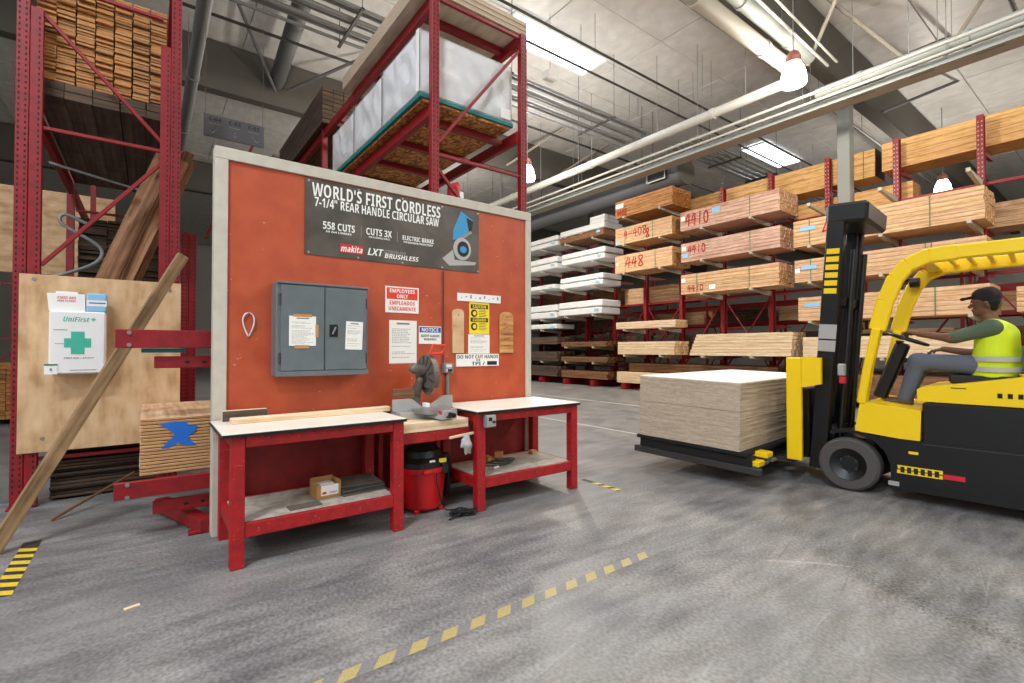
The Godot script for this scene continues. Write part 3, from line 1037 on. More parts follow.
	for k in 9:
		var mx := -0.23 + k * 0.056
		slab("mark", Vector3(mx, 0.03 + 0.01 * (k % 2), 0.012), Vector3(mx + 0.018, 0.036 + 0.016 * (k % 3), 0.0128), mats.print_grey, sp, 0.0)
	var ca := sheet("caution_sign", "yellow CAUTION CUIDADO eye protection sign", "sign", 2.637, 2.886, 1.556, 1.884, mats.sign_yellow, 0.001)
	for q in [[0.285, "CAUTION", 0.165], [0.147, "CUIDADO", 0.165]]:
		slab("black_field", Vector3(-0.108, q[0] - 0.022, 0.003), Vector3(0.108, q[0] + 0.022, 0.0045), mats.print_black, ca, 0.0)
		L.call(ca, q[1], 0.0, q[0], q[2], 0.03, mats.sign_yellow)
		var st := begin()
		acyl(st, Vector3(-0.065, q[0] - 0.07, 0.003), Vector3(-0.065, q[0] - 0.07, 0.0045), 0.04, 0.04, 18)
		part("pictogram", st.commit(), mats.print_black, ca)
		st = begin()
		acyl(st, Vector3(-0.06, q[0] - 0.07, 0.0045), Vector3(-0.06, q[0] - 0.07, 0.0052), 0.022, 0.022, 14)
		part("pictogram_head", st.commit(), mats.sign_yellow, ca)
		for k in 5:
			slab("text_line", Vector3(-0.008, q[0] - 0.036 - k * 0.017, 0.003), Vector3(0.075 + 0.018 * ((k * 3) % 2), q[0] - 0.030 - k * 0.017, 0.0042), mats.cardboard_dark, ca, 0.0)
	sheet("printed_letter", "short white printed sheet under the yellow caution sign", "paper", 2.626, 2.89, 1.352, 1.552, mats.letter_print_1, 0.001)
	var dn := sheet("warning_board", "cream board with hand-written DO NOT CUT HANDS warning", "sign", 2.481, 3.003, 1.222, 1.348, mats.paper, 0.001, 0.014)
	lettering("lettering", "DO NOT CUT HANDS", 0.5, 0.036, mats.print_black, dn, at(0, 0.098, 0.0145))
	lettering("lettering", "OR", 0.05, 0.022, mats.print_black, dn, at(0.0, 0.063, 0.0145))
	lettering("lettering", "TPI /", 0.16, 0.036, mats.print_black, dn, at(0.0, 0.027, 0.0145))
	slab("ink_block", Vector3(0.11, 0.01, 0.014), Vector3(0.235, 0.05, 0.0148), mats.print_black, dn, 0.0)
	# two push boards
	var pb := 0
	for q in [[2.433, 2.566, 1.36, 1.806, "plywood"], [3.016, 3.195, 1.357, 1.803, "cedar"]]:
		var pd := thing("push_board", ["narrow tan wooden push board hanging left of the caution sign", "wide brown wooden push board with scrawled writing right of the caution sign"][pb], "board", Vector3((q[0] + q[1]) / 2, q[2], WZ + 0.001))
		var hw: float = (q[1] - q[0]) / 2
		var hh: float = q[3] - q[2]
		var poly := [Vector2(-hw, 0), Vector2(hw, 0), Vector2(hw, hh - hw * 0.6)]
		for k in 9:
			var an := PI * (k + 1) / 10.0
			poly.append(Vector2(cos(an) * hw, hh - hw * 0.6 + sin(an) * hw * 0.6))
		poly.append(Vector2(-hw, hh - hw * 0.6))
		prism("plank", poly, 0.018, mats[q[4]], pd, at(0, 0, 0.0095))
		rod("nail", Vector3(0, hh - 0.06, 0.018), Vector3(0, hh - 0.06, 0.024), 0.006, mats.dark_steel, pd, 8)
		if pb == 1:
			for k in 5:
				bar("scrawl", Vector3(-0.05, 0.08 + k * 0.06, 0.0188), Vector3(0.05 - 0.01 * k, 0.085 + k * 0.06 + 0.02 * (k % 2), 0.0188), 0.012, 0.001, mats.print_black, pd, 0.0)
		pb += 1
	# outlet with conduit and the reel hook
	var ob := thing("outlet_box", "grey metal outlet box with conduit on the orange wall", "outlet", Vector3(2.375, 0.868, WZ))
	slab("box", Vector3(-0.052, 0.295, 0.001), Vector3(0.052, 0.395, 0.05), mats.galvanised, ob, 0.006)
	slab("socket", Vector3(-0.03, 0.35, 0.05), Vector3(0.03, 0.38, 0.054), mats.white, ob)
	slab("socket", Vector3(-0.03, 0.308, 0.05), Vector3(0.03, 0.338, 0.054), mats.white, ob)
	slab("plug", Vector3(-0.018, 0.31, 0.054), Vector3(0.02, 0.336, 0.085), mats.black, ob)
	rod("conduit", Vector3(0.0, 0.0, 0.022), Vector3(0.0, 0.296, 0.022), 0.016, mats.galvanised, ob, 12)
	rod("conduit", Vector3(-0.045, 0.395, 0.012), Vector3(-0.045, 1.3, 0.012), 0.006, mats.dark_steel, ob, 8)
	var lp := thing("wire_loop", "loop of clear tubing hung beside the grey cabinet", "cable", Vector3(0.62, 1.5, WZ + 0.012))
	var st2 := begin()
	var lpts := []
	for k in 15:
		var an := TAU * k / 14.0
		lpts.append(Vector3(0.035 * cos(an) + 0.01 * sin(2 * an), 0.09 + 0.09 * sin(an), 0.006 * cos(3 * an)))
	atube(st2, lpts, 0.006, 6)
	part("tube", st2.commit(), mats.wrap_white, lp)
	rod("hook", Vector3(0, 0.17, -0.012), Vector3(0, 0.185, 0.012), 0.004, mats.steel, lp, 6)

# ------------------------------------------------------------------ benches and what stands on them
func bench(label: String, x0: float, x1: float, lf: float, rf: float, group: String) -> Node3D:
	var t := thing("workbench", label, "workbench", Vector3(x0, 0, -4.21), 0.0, group)
	var w := x1 - x0
	var zf := 0.72      # front edge
	var top := slab("top", Vector3(0, 0.842, 0), Vector3(w, 0.866, zf), mats.bench_top, t, 0.003)
	slab("edge_strip", Vector3(-w / 2, -0.014, zf / 2 + 0.0005), Vector3(w / 2, 0.006, zf / 2 + 0.006), mats.black, top, 0.002)
	for s in [-1, 1]:
		slab("edge_strip", Vector3(s * (w / 2 + 0.0005), -0.014, -zf / 2), Vector3(s * (w / 2 + 0.006), 0.006, zf / 2), mats.black, top, 0.002)
	var xs := [lf - x0, lf - x0 + 0.082, rf - x0 - 0.082, rf - x0]
	for k in 2:
		for f in [[0.62, 0.7], [0.01, 0.09]]:
			slab("leg", Vector3(xs[k * 2], 0, f[0]), Vector3(xs[k * 2 + 1], 0.84, f[1]), mats.bench_red, t, 0.005)
		slab("side_rail", Vector3(xs[k * 2] + 0.012, 0.765, 0.092), Vector3(xs[k * 2] + 0.05, 0.84, 0.618), mats.bench_red, t)
		slab("side_rail", Vector3(xs[k * 2] + 0.012, 0.19, 0.092), Vector3(xs[k * 2] + 0.05, 0.28, 0.618), mats.bench_red, t)
	for f in [[0.655, 0.694], [0.02, 0.058]]:
		slab("apron", Vector3(xs[1] + 0.001, 0.766, f[0]), Vector3(xs[2] - 0.001, 0.84, f[1]), mats.bench_red, t)
		slab("stretcher", Vector3(xs[1] + 0.001, 0.19, f[0]), Vector3(xs[2] - 0.001, 0.281, f[1]), mats.bench_red, t)
	slab("shelf", Vector3(xs[0] + 0.052, 0.262, 0.06), Vector3(xs[3] - 0.052, 0.28, 0.653), mats.shelf_dusty, t, 0.002)
	return t

func build_benches():
	bench("worn red workbench with white top beside the grey cabinet, holding a long board", 0.37, 1.6, 0.42, 1.59, "red workbenches")
	bench("worn red workbench with empty white top right of the miter saw", 2.25, 3.475, 2.268, 3.462, "red workbenches")
	# saw stand between the benches
	var s := thing("saw_stand", "low red framed saw stand with thick pine top between the benches", "stand", Vector3(1.93, 0, -4.2))
	slab("top_plank", Vector3(-0.32, 0.722, 0.0), Vector3(0.31, 0.8, 0.29), mats.pale_pine, s)
	slab("top_plank", Vector3(-0.32, 0.722, 0.293), Vector3(0.31, 0.8, 0.585), mats.pale_pine, s)
	slab("apron", Vector3(-0.33, 0.632, 0.545), Vector3(0.325, 0.72, 0.58), mats.bench_red, s)
	slab("apron", Vector3(-0.33, 0.632, 0.0), Vector3(0.325, 0.72, 0.035), mats.bench_red, s)
	for x in [-0.3, 0.27]:
		slab("leg", Vector3(x, 0, 0.04), Vector3(x + 0.04, 0.719, 0.08), mats.bench_red, s)
	miter_saw(Vector3(1.98, 0.801, -3.9))
	vacuum(Vector3(1.94, 0, -3.9))
	# lumber on the left bench
	var b := thing("loose_board", "long pale pine board lying flat on the left workbench", "board", Vector3(1.07, 0.867, -3.985), deg_to_rad(2.4))
	slab("plank", Vector3(-0.6, 0, -0.0445), Vector3(0.6, 0.038, 0.0445), mats.pale_pine, b)
	b = thing("board_offcut", "short dark-faced board offcut on edge on the left workbench", "offcut", Vector3(0.585, 0.867, -4.12), deg_to_rad(1.5))
	slab("core", Vector3(-0.15, 0, -0.03), Vector3(0.15, 0.078, 0.014), mats.pale_pine, b)
	slab("dark_face", Vector3(-0.15, 0.002, 0.0142), Vector3(0.15, 0.076, 0.018), mats.dark_board, b, 0.001)
	# box and mats on the left shelf
	var cb := thing("carton", "small open brown carton with white label on the bench shelf", "box", Vector3(1.09, 0.281, -3.83), deg_to_rad(4))
	slab("bottom", Vector3(-0.09, 0, -0.08), Vector3(0.09, 0.004, 0.08), mats.kraft, cb, 0.0)
	slab("side", Vector3(-0.09, 0.0045, -0.08), Vector3(-0.086, 0.12, 0.08), mats.kraft, cb, 0.0)
	slab("side", Vector3(0.086, 0.0045, -0.08), Vector3(0.09, 0.12, 0.08), mats.kraft, cb, 0.0)
	slab("back", Vector3(-0.0855, 0.0045, -0.08), Vector3(0.0855, 0.13, -0.076), mats.kraft, cb, 0.0)
	var fr := slab("front", Vector3(-0.0855, 0.0045, 0.076), Vector3(0.0855, 0.1, 0.08), mats.kraft, cb, 0.0)
	slab("label_paper", Vector3(-0.06, -0.03, 0.0022), Vector3(0.07, 0.045, 0.003), mats.white, fr, 0.0)
	lettering("lettering", "TIMBER", 0.06, 0.014, mats.print_grey, fr, at(0.03, -0.012, 0.0032))
	slab("red_mark", Vector3(-0.05, -0.02, 0.003), Vector3(-0.02, -0.002, 0.0036), mats.print_red, fr, 0.0)
	slab("contents", Vector3(-0.07, 0.005, -0.07), Vector3(0.07, 0.1, 0.06), mats.wrap_white, cb, 0.02)
	var mt := thing("flat_sheet", "dark gritty flat sheet lying at the front of the left bench shelf", "sheet", Vector3(0.9, 0.281, -3.66), deg_to_rad(2))
	slab("sheet", Vector3(-0.11, 0, -0.05), Vector3(0.11, 0.008, 0.05), mats.cardboard_dark, mt, 0.003)
	for k in 5:
		var q := thing("rubber_mat", "dark rubber mat in the small stack beside the open carton", "mat", Vector3(1.35 + 0.01 * (k % 2), 0.281 + k * 0.0125, -3.86 - 0.012 * k), deg_to_rad([3.0, -2.0, 5.0, 1.0, -4.0][k]), "stacked rubber mats on the bench shelf")
		slab("mat", Vector3(-0.17, 0, -0.15), Vector3(0.17, 0.011, 0.15), [mats.cardboard_dark, mats.rubber][k % 2], q, 0.003)
	# right shelf: cable, scraps
	var cab := thing("coiled_cable", "thin grey cable coiled on the right bench shelf", "cable", Vector3(2.7, 0.281, -3.85))
	var st := begin()
	var pts := []
	for k in 30:
		var an := TAU * k / 11.0
		pts.append(Vector3(0.17 * cos(an) * (1.0 - k * 0.012) + 0.004 * k, 0.007 + 0.0012 * k, 0.07 * sin(an)))
	atube(st, pts, 0.006, 6, Color.WHITE, 3)
	part("cable", st.commit(), mats.dark_steel, cab)
	rod("plug", Vector3(-0.12, 0.012, 0.13), Vector3(-0.06, 0.012, 0.12), 0.012, mats.white, cab, 8)
	var k2 := 0
	for q in [[3.3, -4.03, 0.09, 0.035, "short pine offcut by the rear leg of the right bench"], [2.72, -4.02, 0.16, 0.05, "brown wood offcut at the back of the right bench shelf"], [2.88, -4.06, 0.08, 0.07, "small upright wood offcut at the back of the right bench shelf"]]:
		var o := thing("wood_offcut", q[4], "offcut", Vector3(q[0], 0.281, q[1]), 0.3 + k2)
		k2 += 1
		slab("block", Vector3(-q[2] / 2, 0, -0.03), Vector3(q[2] / 2, q[3], 0.03), mats.cedar, o)
	var ob := thing("bench_outlet", "grey metal outlet box on the corner of the right bench", "outlet", Vector3(2.375, 0.72, -3.51))
	slab("box", Vector3(-0.055, 0, 0.001), Vector3(0.055, 0.108, 0.05), mats.galvanised, ob, 0.008)
	slab("cover", Vector3(-0.045, 0.01, 0.0505), Vector3(0.045, 0.098, 0.054), mats.cast_grey, ob, 0.002)
	slab("socket", Vector3(-0.03, 0.058, 0.0545), Vector3(0.005, 0.09, 0.057), mats.black, ob)
	rod("knob", Vector3(0.02, 0.05, 0.054), Vector3(0.02, 0.05, 0.072), 0.012, mats.dark_steel, ob, 10)
	# soft grey stand-in shape for a hanging plug and cord bundle
	var cl := thing("hung_cord_bundle", "grey shape and stick standing in for a plug and cord bundle on the saw stand apron", "gloves", Vector3(2.13, 0.52, -3.575))
	bar("stick", Vector3(-0.11, 0.135, 0.012), Vector3(0.13, 0.155, 0.012), 0.02, 0.02, mats.pale_pine, cl)
	st = begin()
	blend_mesh([[Vector3(0.05, 0.13, 0.02), Vector3(0.055, 0.06, 0.03), 0.03, 0.036], [Vector3(0.055, 0.06, 0.03), Vector3(0.04, -0.01, 0.03), 0.034, 0.012], [Vector3(0.055, 0.06, 0.03), Vector3(0.075, -0.005, 0.035), 0.03, 0.012], [Vector3(0.02, 0.1, 0.02), Vector3(0.0, 0.05, 0.025), 0.018, 0.011]], 0.006, 0.02, st)
	part("cord_bundle", st.commit(), mats.cast_grey, cl)
	# cord heap on the floor
	var ch := thing("cord_heap", "tangled heap of black cord on the floor by the red vacuum", "cord", Vector3(2.13, 0, -3.53))
	st = begin()
	pts = []
	for k in 44:
		var an := k * 1.13
		pts.append(Vector3(0.075 * cos(an) + 0.035 * sin(k * 0.7), 0.01 + 0.018 * (1 + sin(k * 1.9)), 0.055 * sin(an * 1.07) + 0.02 * cos(k * 0.53)))
	pts.append(Vector3(-0.16, 0.008, 0.05))
	atube(st, pts, 0.006, 6, Color.WHITE, 3)
	part("cord", st.commit(), mats.black_matte, ch)

func miter_saw(p: Vector3):
	var t := thing("miter_saw", "grey compound miter saw with raised dusty blade guard and red handle", "miter saw", p)
	# base and table
	prism("base", [Vector2(-0.3, 0), Vector2(0.258, 0), Vector2(0.25, 0.06), Vector2(-0.29, 0.06)], 0.2, mats.cast_grey, t, at(0, 0, 0.0))
	var st := begin()
	alathe(st, [Vector2(0.0, 0.05), Vector2(0.17, 0.05), Vector2(0.17, 0.082), Vector2(0.0, 0.082)], 30, at(0, 0, 0.1))
	part("turntable", st.commit(), mats.steel, t)
	prism("table_arm", [Vector2(-0.08, 0.012), Vector2(0.08, 0.012), Vector2(0.06, 0.078), Vector2(-0.06, 0.078)], 0.24, mats.cast_grey, t, at(0.03, 0, 0.21, 0, 0.12, 0))
	rod("detent_lever", Vector3(0.0, 0.03, 0.32), Vector3(0.07, 0.03, 0.345), 0.01, mats.dark_steel, t, 8)
	rod("miter_knob", Vector3(0.05, 0.048, 0.325), Vector3(0.06, 0.045, 0.385), 0.02, mats.black, t, 12)
	slab("pointer", Vector3(-0.03, 0.05, 0.275), Vector3(-0.015, 0.082, 0.322), mats.print_red, t)
	# fence halves
	prism("fence", [Vector2(-0.31, 0.062), Vector2(-0.03, 0.062), Vector2(-0.05, 0.095), Vector2(-0.14, 0.165), Vector2(-0.31, 0.165)], 0.03, mats.cast_grey, t, at(0, 0, -0.02))
	prism("fence", [Vector2(0.03, 0.062), Vector2(0.266, 0.062), Vector2(0.266, 0.175), Vector2(0.17, 0.175), Vector2(0.05, 0.1)], 0.03, mats.cast_grey, t, at(0, 0, -0.02))
	slab("blade_insert", Vector3(-0.02, 0.083, -0.05), Vector3(0.02, 0.12, 0.03), mats.white, t)
	slab("rating_plate", Vector3(0.1, 0.008, 0.1005), Vector3(0.22, 0.05, 0.102), mats.print_black, t, 0.0)
	# pivot post at the back and the raised head
	st = begin()
	blend_mesh([[Vector3(-0.03, 0.05, -0.16), Vector3(-0.03, 0.2, -0.17), 0.05, 0.045], [Vector3(-0.03, 0.2, -0.17), Vector3(-0.01, 0.31, -0.1), 0.05, 0.035]], 0.01, 0.03, st)
	part("pivot_post", st.commit(), mats.saw_grey, t)
	st = begin()
	var c := Vector3(0.03, 0.36, -0.05)
	var gp := PackedVector2Array()
	for k in 25:
		var an := deg_to_rad(-50.0 + k * 260.0 / 24.0)
		gp.append(Vector2(cos(an) * 0.19, sin(an) * 0.19))
	gp.append(Vector2(-0.12, -0.11))
	gp.append(Vector2(0.06, -0.1))
	aprism(st, gp, 0.05, Transform3D(Basis.from_euler(Vector3(0, PI / 2, 0)), c))
	var bgd := part("blade_guard", st.commit(), mats.saw_grey, t)
	rod("guard_hub", c + Vector3(0.025, -0.01, 0), c + Vector3(0.034, -0.01, 0), 0.055, mats.dark_steel, bgd, 18)
	for k in 9:
		var an := deg_to_rad(-35.0 + k * 29.0)
		bar("guard_rib", c + Vector3(-0.027, sin(an) * 0.07, -cos(an) * 0.07), c + Vector3(-0.027, sin(an) * 0.175, -cos(an) * 0.175), 0.006, 0.008, mats.dark_steel, bgd, 0.0)
	st = begin()
	acyl(st, c + Vector3(0.005, 0, 0), c + Vector3(0.009, 0, 0), 0.148, 0.148, 40)
	part("blade", st.commit(), mats.steel, t, at(0.0, -0.03, 0.0))
	rod("arbor", c + Vector3(-0.04, -0.02, 0), c + Vector3(0.035, -0.02, 0), 0.04, mats.dark_steel, t, 16)
	st = begin()
	blend_mesh([[c + Vector3(-0.03, 0.05, 0.0), c + Vector3(-0.11, 0.06, -0.01), 0.046, 0.042], [c + Vector3(-0.11, 0.06, -0.01), c + Vector3(-0.15, 0.065, -0.01), 0.036, 0.026], [c + Vector3(-0.12, 0.06, 0.0), c + Vector3(-0.12, 0.1, 0.01), 0.012, 0.012], [c + Vector3(-0.06, -0.04, -0.02), c + Vector3(-0.06, -0.16, -0.09), 0.035, 0.04]], 0.008, 0.03, st)
	part("motor", st.commit(), mats.saw_grey, t)
	# D handle
	var hd := [Vector3(0.02, 0.555, 0.02), Vector3(0.13, 0.56, 0.04), Vector3(0.15, 0.63, 0.05), Vector3(0.05, 0.635, 0.03), Vector3(0.02, 0.555, 0.02)]
	st = begin()
	atube(st, hd, 0.014, 8, Color.WHITE, 1)
	part("handle", st.commit(), mats.sign_red, t)
	bar("dust_chute", Vector3(-0.05, 0.2, -0.15), Vector3(-0.24, 0.2, -0.19), 0.06, 0.08, mats.brown_board, t)

func vacuum(p: Vector3):
	var t := thing("shop_vacuum", "red drum shop vacuum with black motor head under the saw stand", "vacuum", p)
	var st := begin()
	alathe(st, [Vector2(0.0, 0.03), Vector2(0.165, 0.03), Vector2(0.175, 0.05), Vector2(0.2, 0.33), Vector2(0.203, 0.345), Vector2(0.218, 0.35), Vector2(0.218, 0.385), Vector2(0.2, 0.388), Vector2(0.0, 0.388)], 32)
	part("drum", st.commit(), mats.vacuum_red, t)
	st = begin()
	alathe(st, [Vector2(0.0, 0.389), Vector2(0.212, 0.389), Vector2(0.21, 0.43), Vector2(0.17, 0.47), Vector2(0.15, 0.52), Vector2(0.1, 0.56), Vector2(0.0, 0.57)], 28)
	part("motor_head", st.commit(), mats.black, t)
	for k in 4:
		var an := PI / 4 + k * PI / 2
		slab("caster_foot", Vector3(cos(an) * 0.16 - 0.025, 0, sin(an) * 0.16 - 0.025), Vector3(cos(an) * 0.16 + 0.025, 0.035, sin(an) * 0.16 + 0.025), mats.vacuum_red, t, 0.008)
	slab("latch", Vector3(0.09, 0.33, 0.185), Vector3(0.14, 0.42, 0.215), mats.black, t, 0.008)
	slab("yellow_label", Vector3(0.06, 0.425, 0.193), Vector3(0.13, 0.46, 0.197), mats.sign_yellow, t, 0.0)
	slab("white_label", Vector3(-0.03, 0.435, 0.196), Vector3(0.02, 0.455, 0.2), mats.white, t, 0.0)
	slab("drum_handle", Vector3(-0.1, 0.352, 0.19), Vector3(-0.03, 0.382, 0.235), mats.vacuum_red, t, 0.008)
	st = begin()
	atube(st, [Vector3(0.03, 0.34, 0.215), Vector3(0.03, 0.28, 0.207), Vector3(0.06, 0.18, 0.196), Vector3(0.09, 0.08, 0.185), Vector3(0.13, 0.015, 0.19), Vector3(0.19, 0.009, 0.22)], 0.005, 6)
	part("power_cord", st.commit(), mats.black_matte, t)
	st = begin()
	atube(st, [Vector3(0.19, 0.42, -0.04), Vector3(0.29, 0.4, -0.06), Vector3(0.3, 0.2, -0.08), Vector3(0.27, 0.06, -0.1), Vector3(0.1, 0.03, -0.24)], 0.03, 10)
	part("hose", st.commit(), mats.black, t)

# ------------------------------------------------------------------ racks
# an upright frame of a pallet rack in a plane of constant z; two perforated posts with bracing
func upright(parent: Node, x0: float, x1: float, z: float, h: float, panels: Array, doubled: float, holes := true):
	var i := 0
	for x in [x0, x1 - 0.085]:
		var p := slab("post", Vector3(x, 0.012, z - 0.075), Vector3(x + 0.085, h, z), mats.rack_red, parent, 0.004)
		slab("foot_plate", Vector3(x - 0.02, 0, z - 0.1), Vector3(x + 0.105, 0.012, z + 0.02), mats.rack_red, parent, 0.002)
		if holes:
			var st := begin()
			var y := 0.15
			while y < h - 0.05:
				for s in [-1, 1]:
					abox(st, at(s * 0.022, y - h / 2 - 0.006, 0.0378), Vector3(0.012, 0.022, 0.001), 0.0)
				y += 0.0508
			var hp := part("hole_row", st.commit(), mats.black_matte, p)
			hp.set_meta("kind", "stuff")
		if doubled > 0.0:
			var dx: float = x + 0.088 if i == 0 else x - 0.088
			var q := slab("post", Vector3(dx, 0.012, z - 0.075), Vector3(dx + 0.085, doubled, z - 0.002), mats.rack_red, parent, 0.004)
			if holes:
				var st := begin()
				var y := 0.15
				while y < doubled - 0.05:
					abox(st, at(0.018, y - doubled / 2 - 0.006, 0.0368), Vector3(0.012, 0.022, 0.001), 0.0)
					y += 0.0508
				var hp := part("hole_row", st.commit(), mats.black_matte, q)
				hp.set_meta("kind", "stuff")
		i += 1
	for q in panels: # [xa, ya, xb, yb]
		bar("brace", Vector3(q[0], q[1], z - 0.04), Vector3(q[2], q[3], z - 0.04), 0.036, 0.032, mats.rack_red, parent)

# a strapped stack of boards running along z; boards joined, since each is only a few pixels
func stack(called: String, label: String, category: String, group: String, x0: float, x1: float, y0: float, y1: float, z0: float, z1: float, rows: int, cols: int, m: Material, jitter := 0.01, tone := 0.12, straps := [], strap_mat := "strap_green") -> Node3D:
	var t := thing(called, label, category, Vector3((x0 + x1) / 2, y0, (z0 + z1) / 2), 0.0, group)
	var st := begin()
	var w := (x1 - x0) / cols
	var h := (y1 - y0) / rows
	var l := z1 - z0
	if m != mats.wrap_white:
		end_tint = Color(0.84, 0.72, 0.5)
	for r in rows:
		for c in cols:
			if r > 0 and r < rows - 1 and c > 1 and c < cols - 1:
				# inner boards show only their ends
				var jz := rng.randf_range(-jitter, jitter * 0.3)
				var g := 1.0 - rng.randf() * tone
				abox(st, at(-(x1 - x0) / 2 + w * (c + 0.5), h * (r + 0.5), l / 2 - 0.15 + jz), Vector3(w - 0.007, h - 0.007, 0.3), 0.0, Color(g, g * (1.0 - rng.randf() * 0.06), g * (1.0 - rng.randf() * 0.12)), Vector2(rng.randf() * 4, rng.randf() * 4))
				continue
			var j := rng.randf_range(-jitter, jitter * 0.3)
			var g2 := 1.0 - rng.randf() * tone
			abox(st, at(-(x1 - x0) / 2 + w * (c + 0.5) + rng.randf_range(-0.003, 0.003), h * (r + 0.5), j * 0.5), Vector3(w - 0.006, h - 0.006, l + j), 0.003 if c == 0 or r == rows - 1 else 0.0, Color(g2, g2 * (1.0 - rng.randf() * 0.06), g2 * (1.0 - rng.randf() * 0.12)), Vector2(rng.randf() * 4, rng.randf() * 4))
	end_tint = Color.WHITE
	var p := part("boards", st.commit(), m, t)
	p.set_meta("kind", "stuff")
	for s in straps:
		var zs: float = z1 - s - (z0 + z1) / 2
		var hw := (x1 - x0) / 2
		var hh := y1 - y0
		st = begin()
		abox(st, at(-hw - 0.0035, hh / 2, zs), Vector3(0.003, hh + 0.012, 0.022))
		abox(st, at(0, hh + 0.0035, zs), Vector3(hw * 2 + 0.01, 0.003, 0.022))
		abox(st, at(hw + 0.0035, hh / 2, zs), Vector3(0.003, hh + 0.012, 0.022))
		part("strap", st.commit(), mats[strap_mat], t)
	return t

func build_left_rack():
	var r := thing("pallet_rack", "tall red perforated pallet rack holding cedar boards behind the first-aid plywood", "rack", Vector3.ZERO, 0.0, "red pallet racks")
	upright(r, -0.955, 0.245, -5.97, 6.6, [[-0.79, 3.395, 0.09, 3.395], [-0.8, 4.45, 0.09, 3.48], [0.09, 3.28, -0.78, 2.155], [-0.8, 4.74, 0.09, 4.74], [-0.8, 0.42, 0.09, 0.42]], 4.46)
	upright(r, -0.955, 0.245, -9.3, 6.6, [[-0.86, 3.4, 0.16, 3.4], [-0.86, 2.2, 0.16, 3.3]], 0.0, false)
	for x in [-0.93, 0.165]:
		slab("beam", Vector3(x, 3.6, -9.22), Vector3(x + 0.06, 3.74, -6.05), mats.rack_red, r)
		slab("beam", Vector3(x, 5.6, -9.22), Vector3(x + 0.06, 5.74, -6.05), mats.rack_red, r)
	upright(r, -0.955, 0.245, -12.7, 6.6, [], 0.0, false)
	for x in [-0.93, 0.165]:
		for y in [0.2, 2.05, 3.6]:
			slab("beam", Vector3(x, y, -12.7), Vector3(x + 0.06, y + 0.14, -9.38), mats.rack_red, r)
	stack("board_bundle", "dark board stack added deep in the left rack at shoulder level to read as shade", "lumber", "", -0.85, 0.15, 2.195, 3.35, -12.6, -9.5, 24, 3, mats.dark_board, 0.08, 0.5)  # this stack and the next are added to darken the view into the rack
	stack("board_bundle", "dark board stack added deep in the left rack at knee level to read as shade", "lumber", "", -0.85, 0.15, 0.345, 1.7, -12.6, -9.5, 24, 3, mats.dark_board, 0.08, 0.5)
	# dark base stack, then the cedar bundle above it on the beams
	stack("board_bundle", "dark bundle under the cedar boards on the left rack", "lumber", "", -0.86, 0.16, 3.745, 3.9, -9.15, -6.12, 2, 5, mats.dark_board)
	# cedar fence boards, each end can be told apart
	var cb := thing("cedar_bundle", "bundle of thin cedar boards stacked high on the left red rack", "lumber", Vector3(-0.36, 3.902, -6.11))
	var widths := [0.125, 0.14, 0.14, 0.14, 0.145, 0.14, 0.14]
	var x := -0.485
	var meshes := []
	for v in 4:
		var st := begin()
		var g: float = [1.0, 0.8, 0.92, 0.6][v]
		abox(st, Transform3D.IDENTITY, Vector3(0.131, 0.0235, 2.9), 0.003, Color(g, g * 0.97, g * 0.92), Vector2(v * 0.7, v * 0.31))
		meshes.append(st.commit())
	for c in 7:
		var y := 0.0
		for k in 36:
			var j := rng.randf_range(-0.05, 0.0)
			part("board", meshes[rng.randi() % 4], mats.cedar, cb, at(x + widths[c] / 2, y + 0.013, -1.46 + j, 0, rng.randf_range(-0.002, 0.002), rng.randf_range(-0.012, 0.012)))
			y += 0.0265 + (0.003 if k % 6 == 5 else 0.0)
		x += widths[c]
	# boards leaning inside the rack
	for k in 9:
		var b := thing("leaning_board", "rough brown board leaning inside the red rack above the plywood", "board", Vector3.ZERO, 0.0, "brown boards leaning in the left rack")
		var dx: float = [-0.12, -0.03, 0.05, 0.1, 0.0, -0.08, 0.08, 0.13, -0.15][k]
		var dz := -6.2 - 0.03 * k
		var top: float = [3.3, 3.5, 3.42, 3.54, 3.56, 3.45, 3.56, 3.5, 3.52][k]
		var sh: float = dx * [0.5, 1.0, 0.9, 0.7, 1.0, 0.6, 0.9, 0.8, 1.1][k]
		bar("plank", Vector3(-0.72 + sh, 0.7, dz), Vector3(0.24 + dx, top, dz - 0.02), 0.022, 0.088, mats.fence_board if k % 3 else mats.brown_board, b)
	# holding bar and bent pipe
	var hb := thing("board_rail", "grey bent pipe rail that keeps boards in the left rack", "rail", Vector3.ZERO)
	var st := begin()
	atube(st, [Vector3(-0.83, 3.3, -6.75), Vector3(-0.3, 3.2, -6.75), Vector3(0.16, 3.11, -6.75)], 0.014, 8)
	part("bar", st.commit(), mats.galvanised, hb)
	st = begin()
	atube(st, [Vector3(-0.84, 2.1, -6.7), Vector3(-0.5, 2.28, -6.75), Vector3(-0.41, 2.42, -6.8), Vector3(-0.47, 2.53, -6.8), Vector3(-0.68, 2.66, -6.8), Vector3(-0.75, 2.74, -6.8), Vector3(-0.7, 2.8, -6.8), Vector3(-0.52, 2.72, -6.8)], 0.018, 8)
	part("bent_pipe", st.commit(), mats.galvanised, hb)
	# sheets at the bottom of the rack
	stack("sheet_stack", "low stack of dark thin boards on the floor inside the left rack", "lumber", "", -0.72, 0.1, 0.02, 0.66, -9.0, -6.1, 22, 1, mats.dark_board, 0.06, 0.4)
	# plywood board with the first-aid kit
	var pl := thing("plywood_sheet", "bare plywood sheet screwed to the front of the left red rack", "plywood", Vector3(-0.325, 0.487, -5.945))
	st = begin()
	abox(st, at(0, 0.787, 0), Vector3(1.165, 1.574, 0.018), 0.002, Color(1, 1, 1))
	part("sheet", st.commit(), mats.plywood, pl)
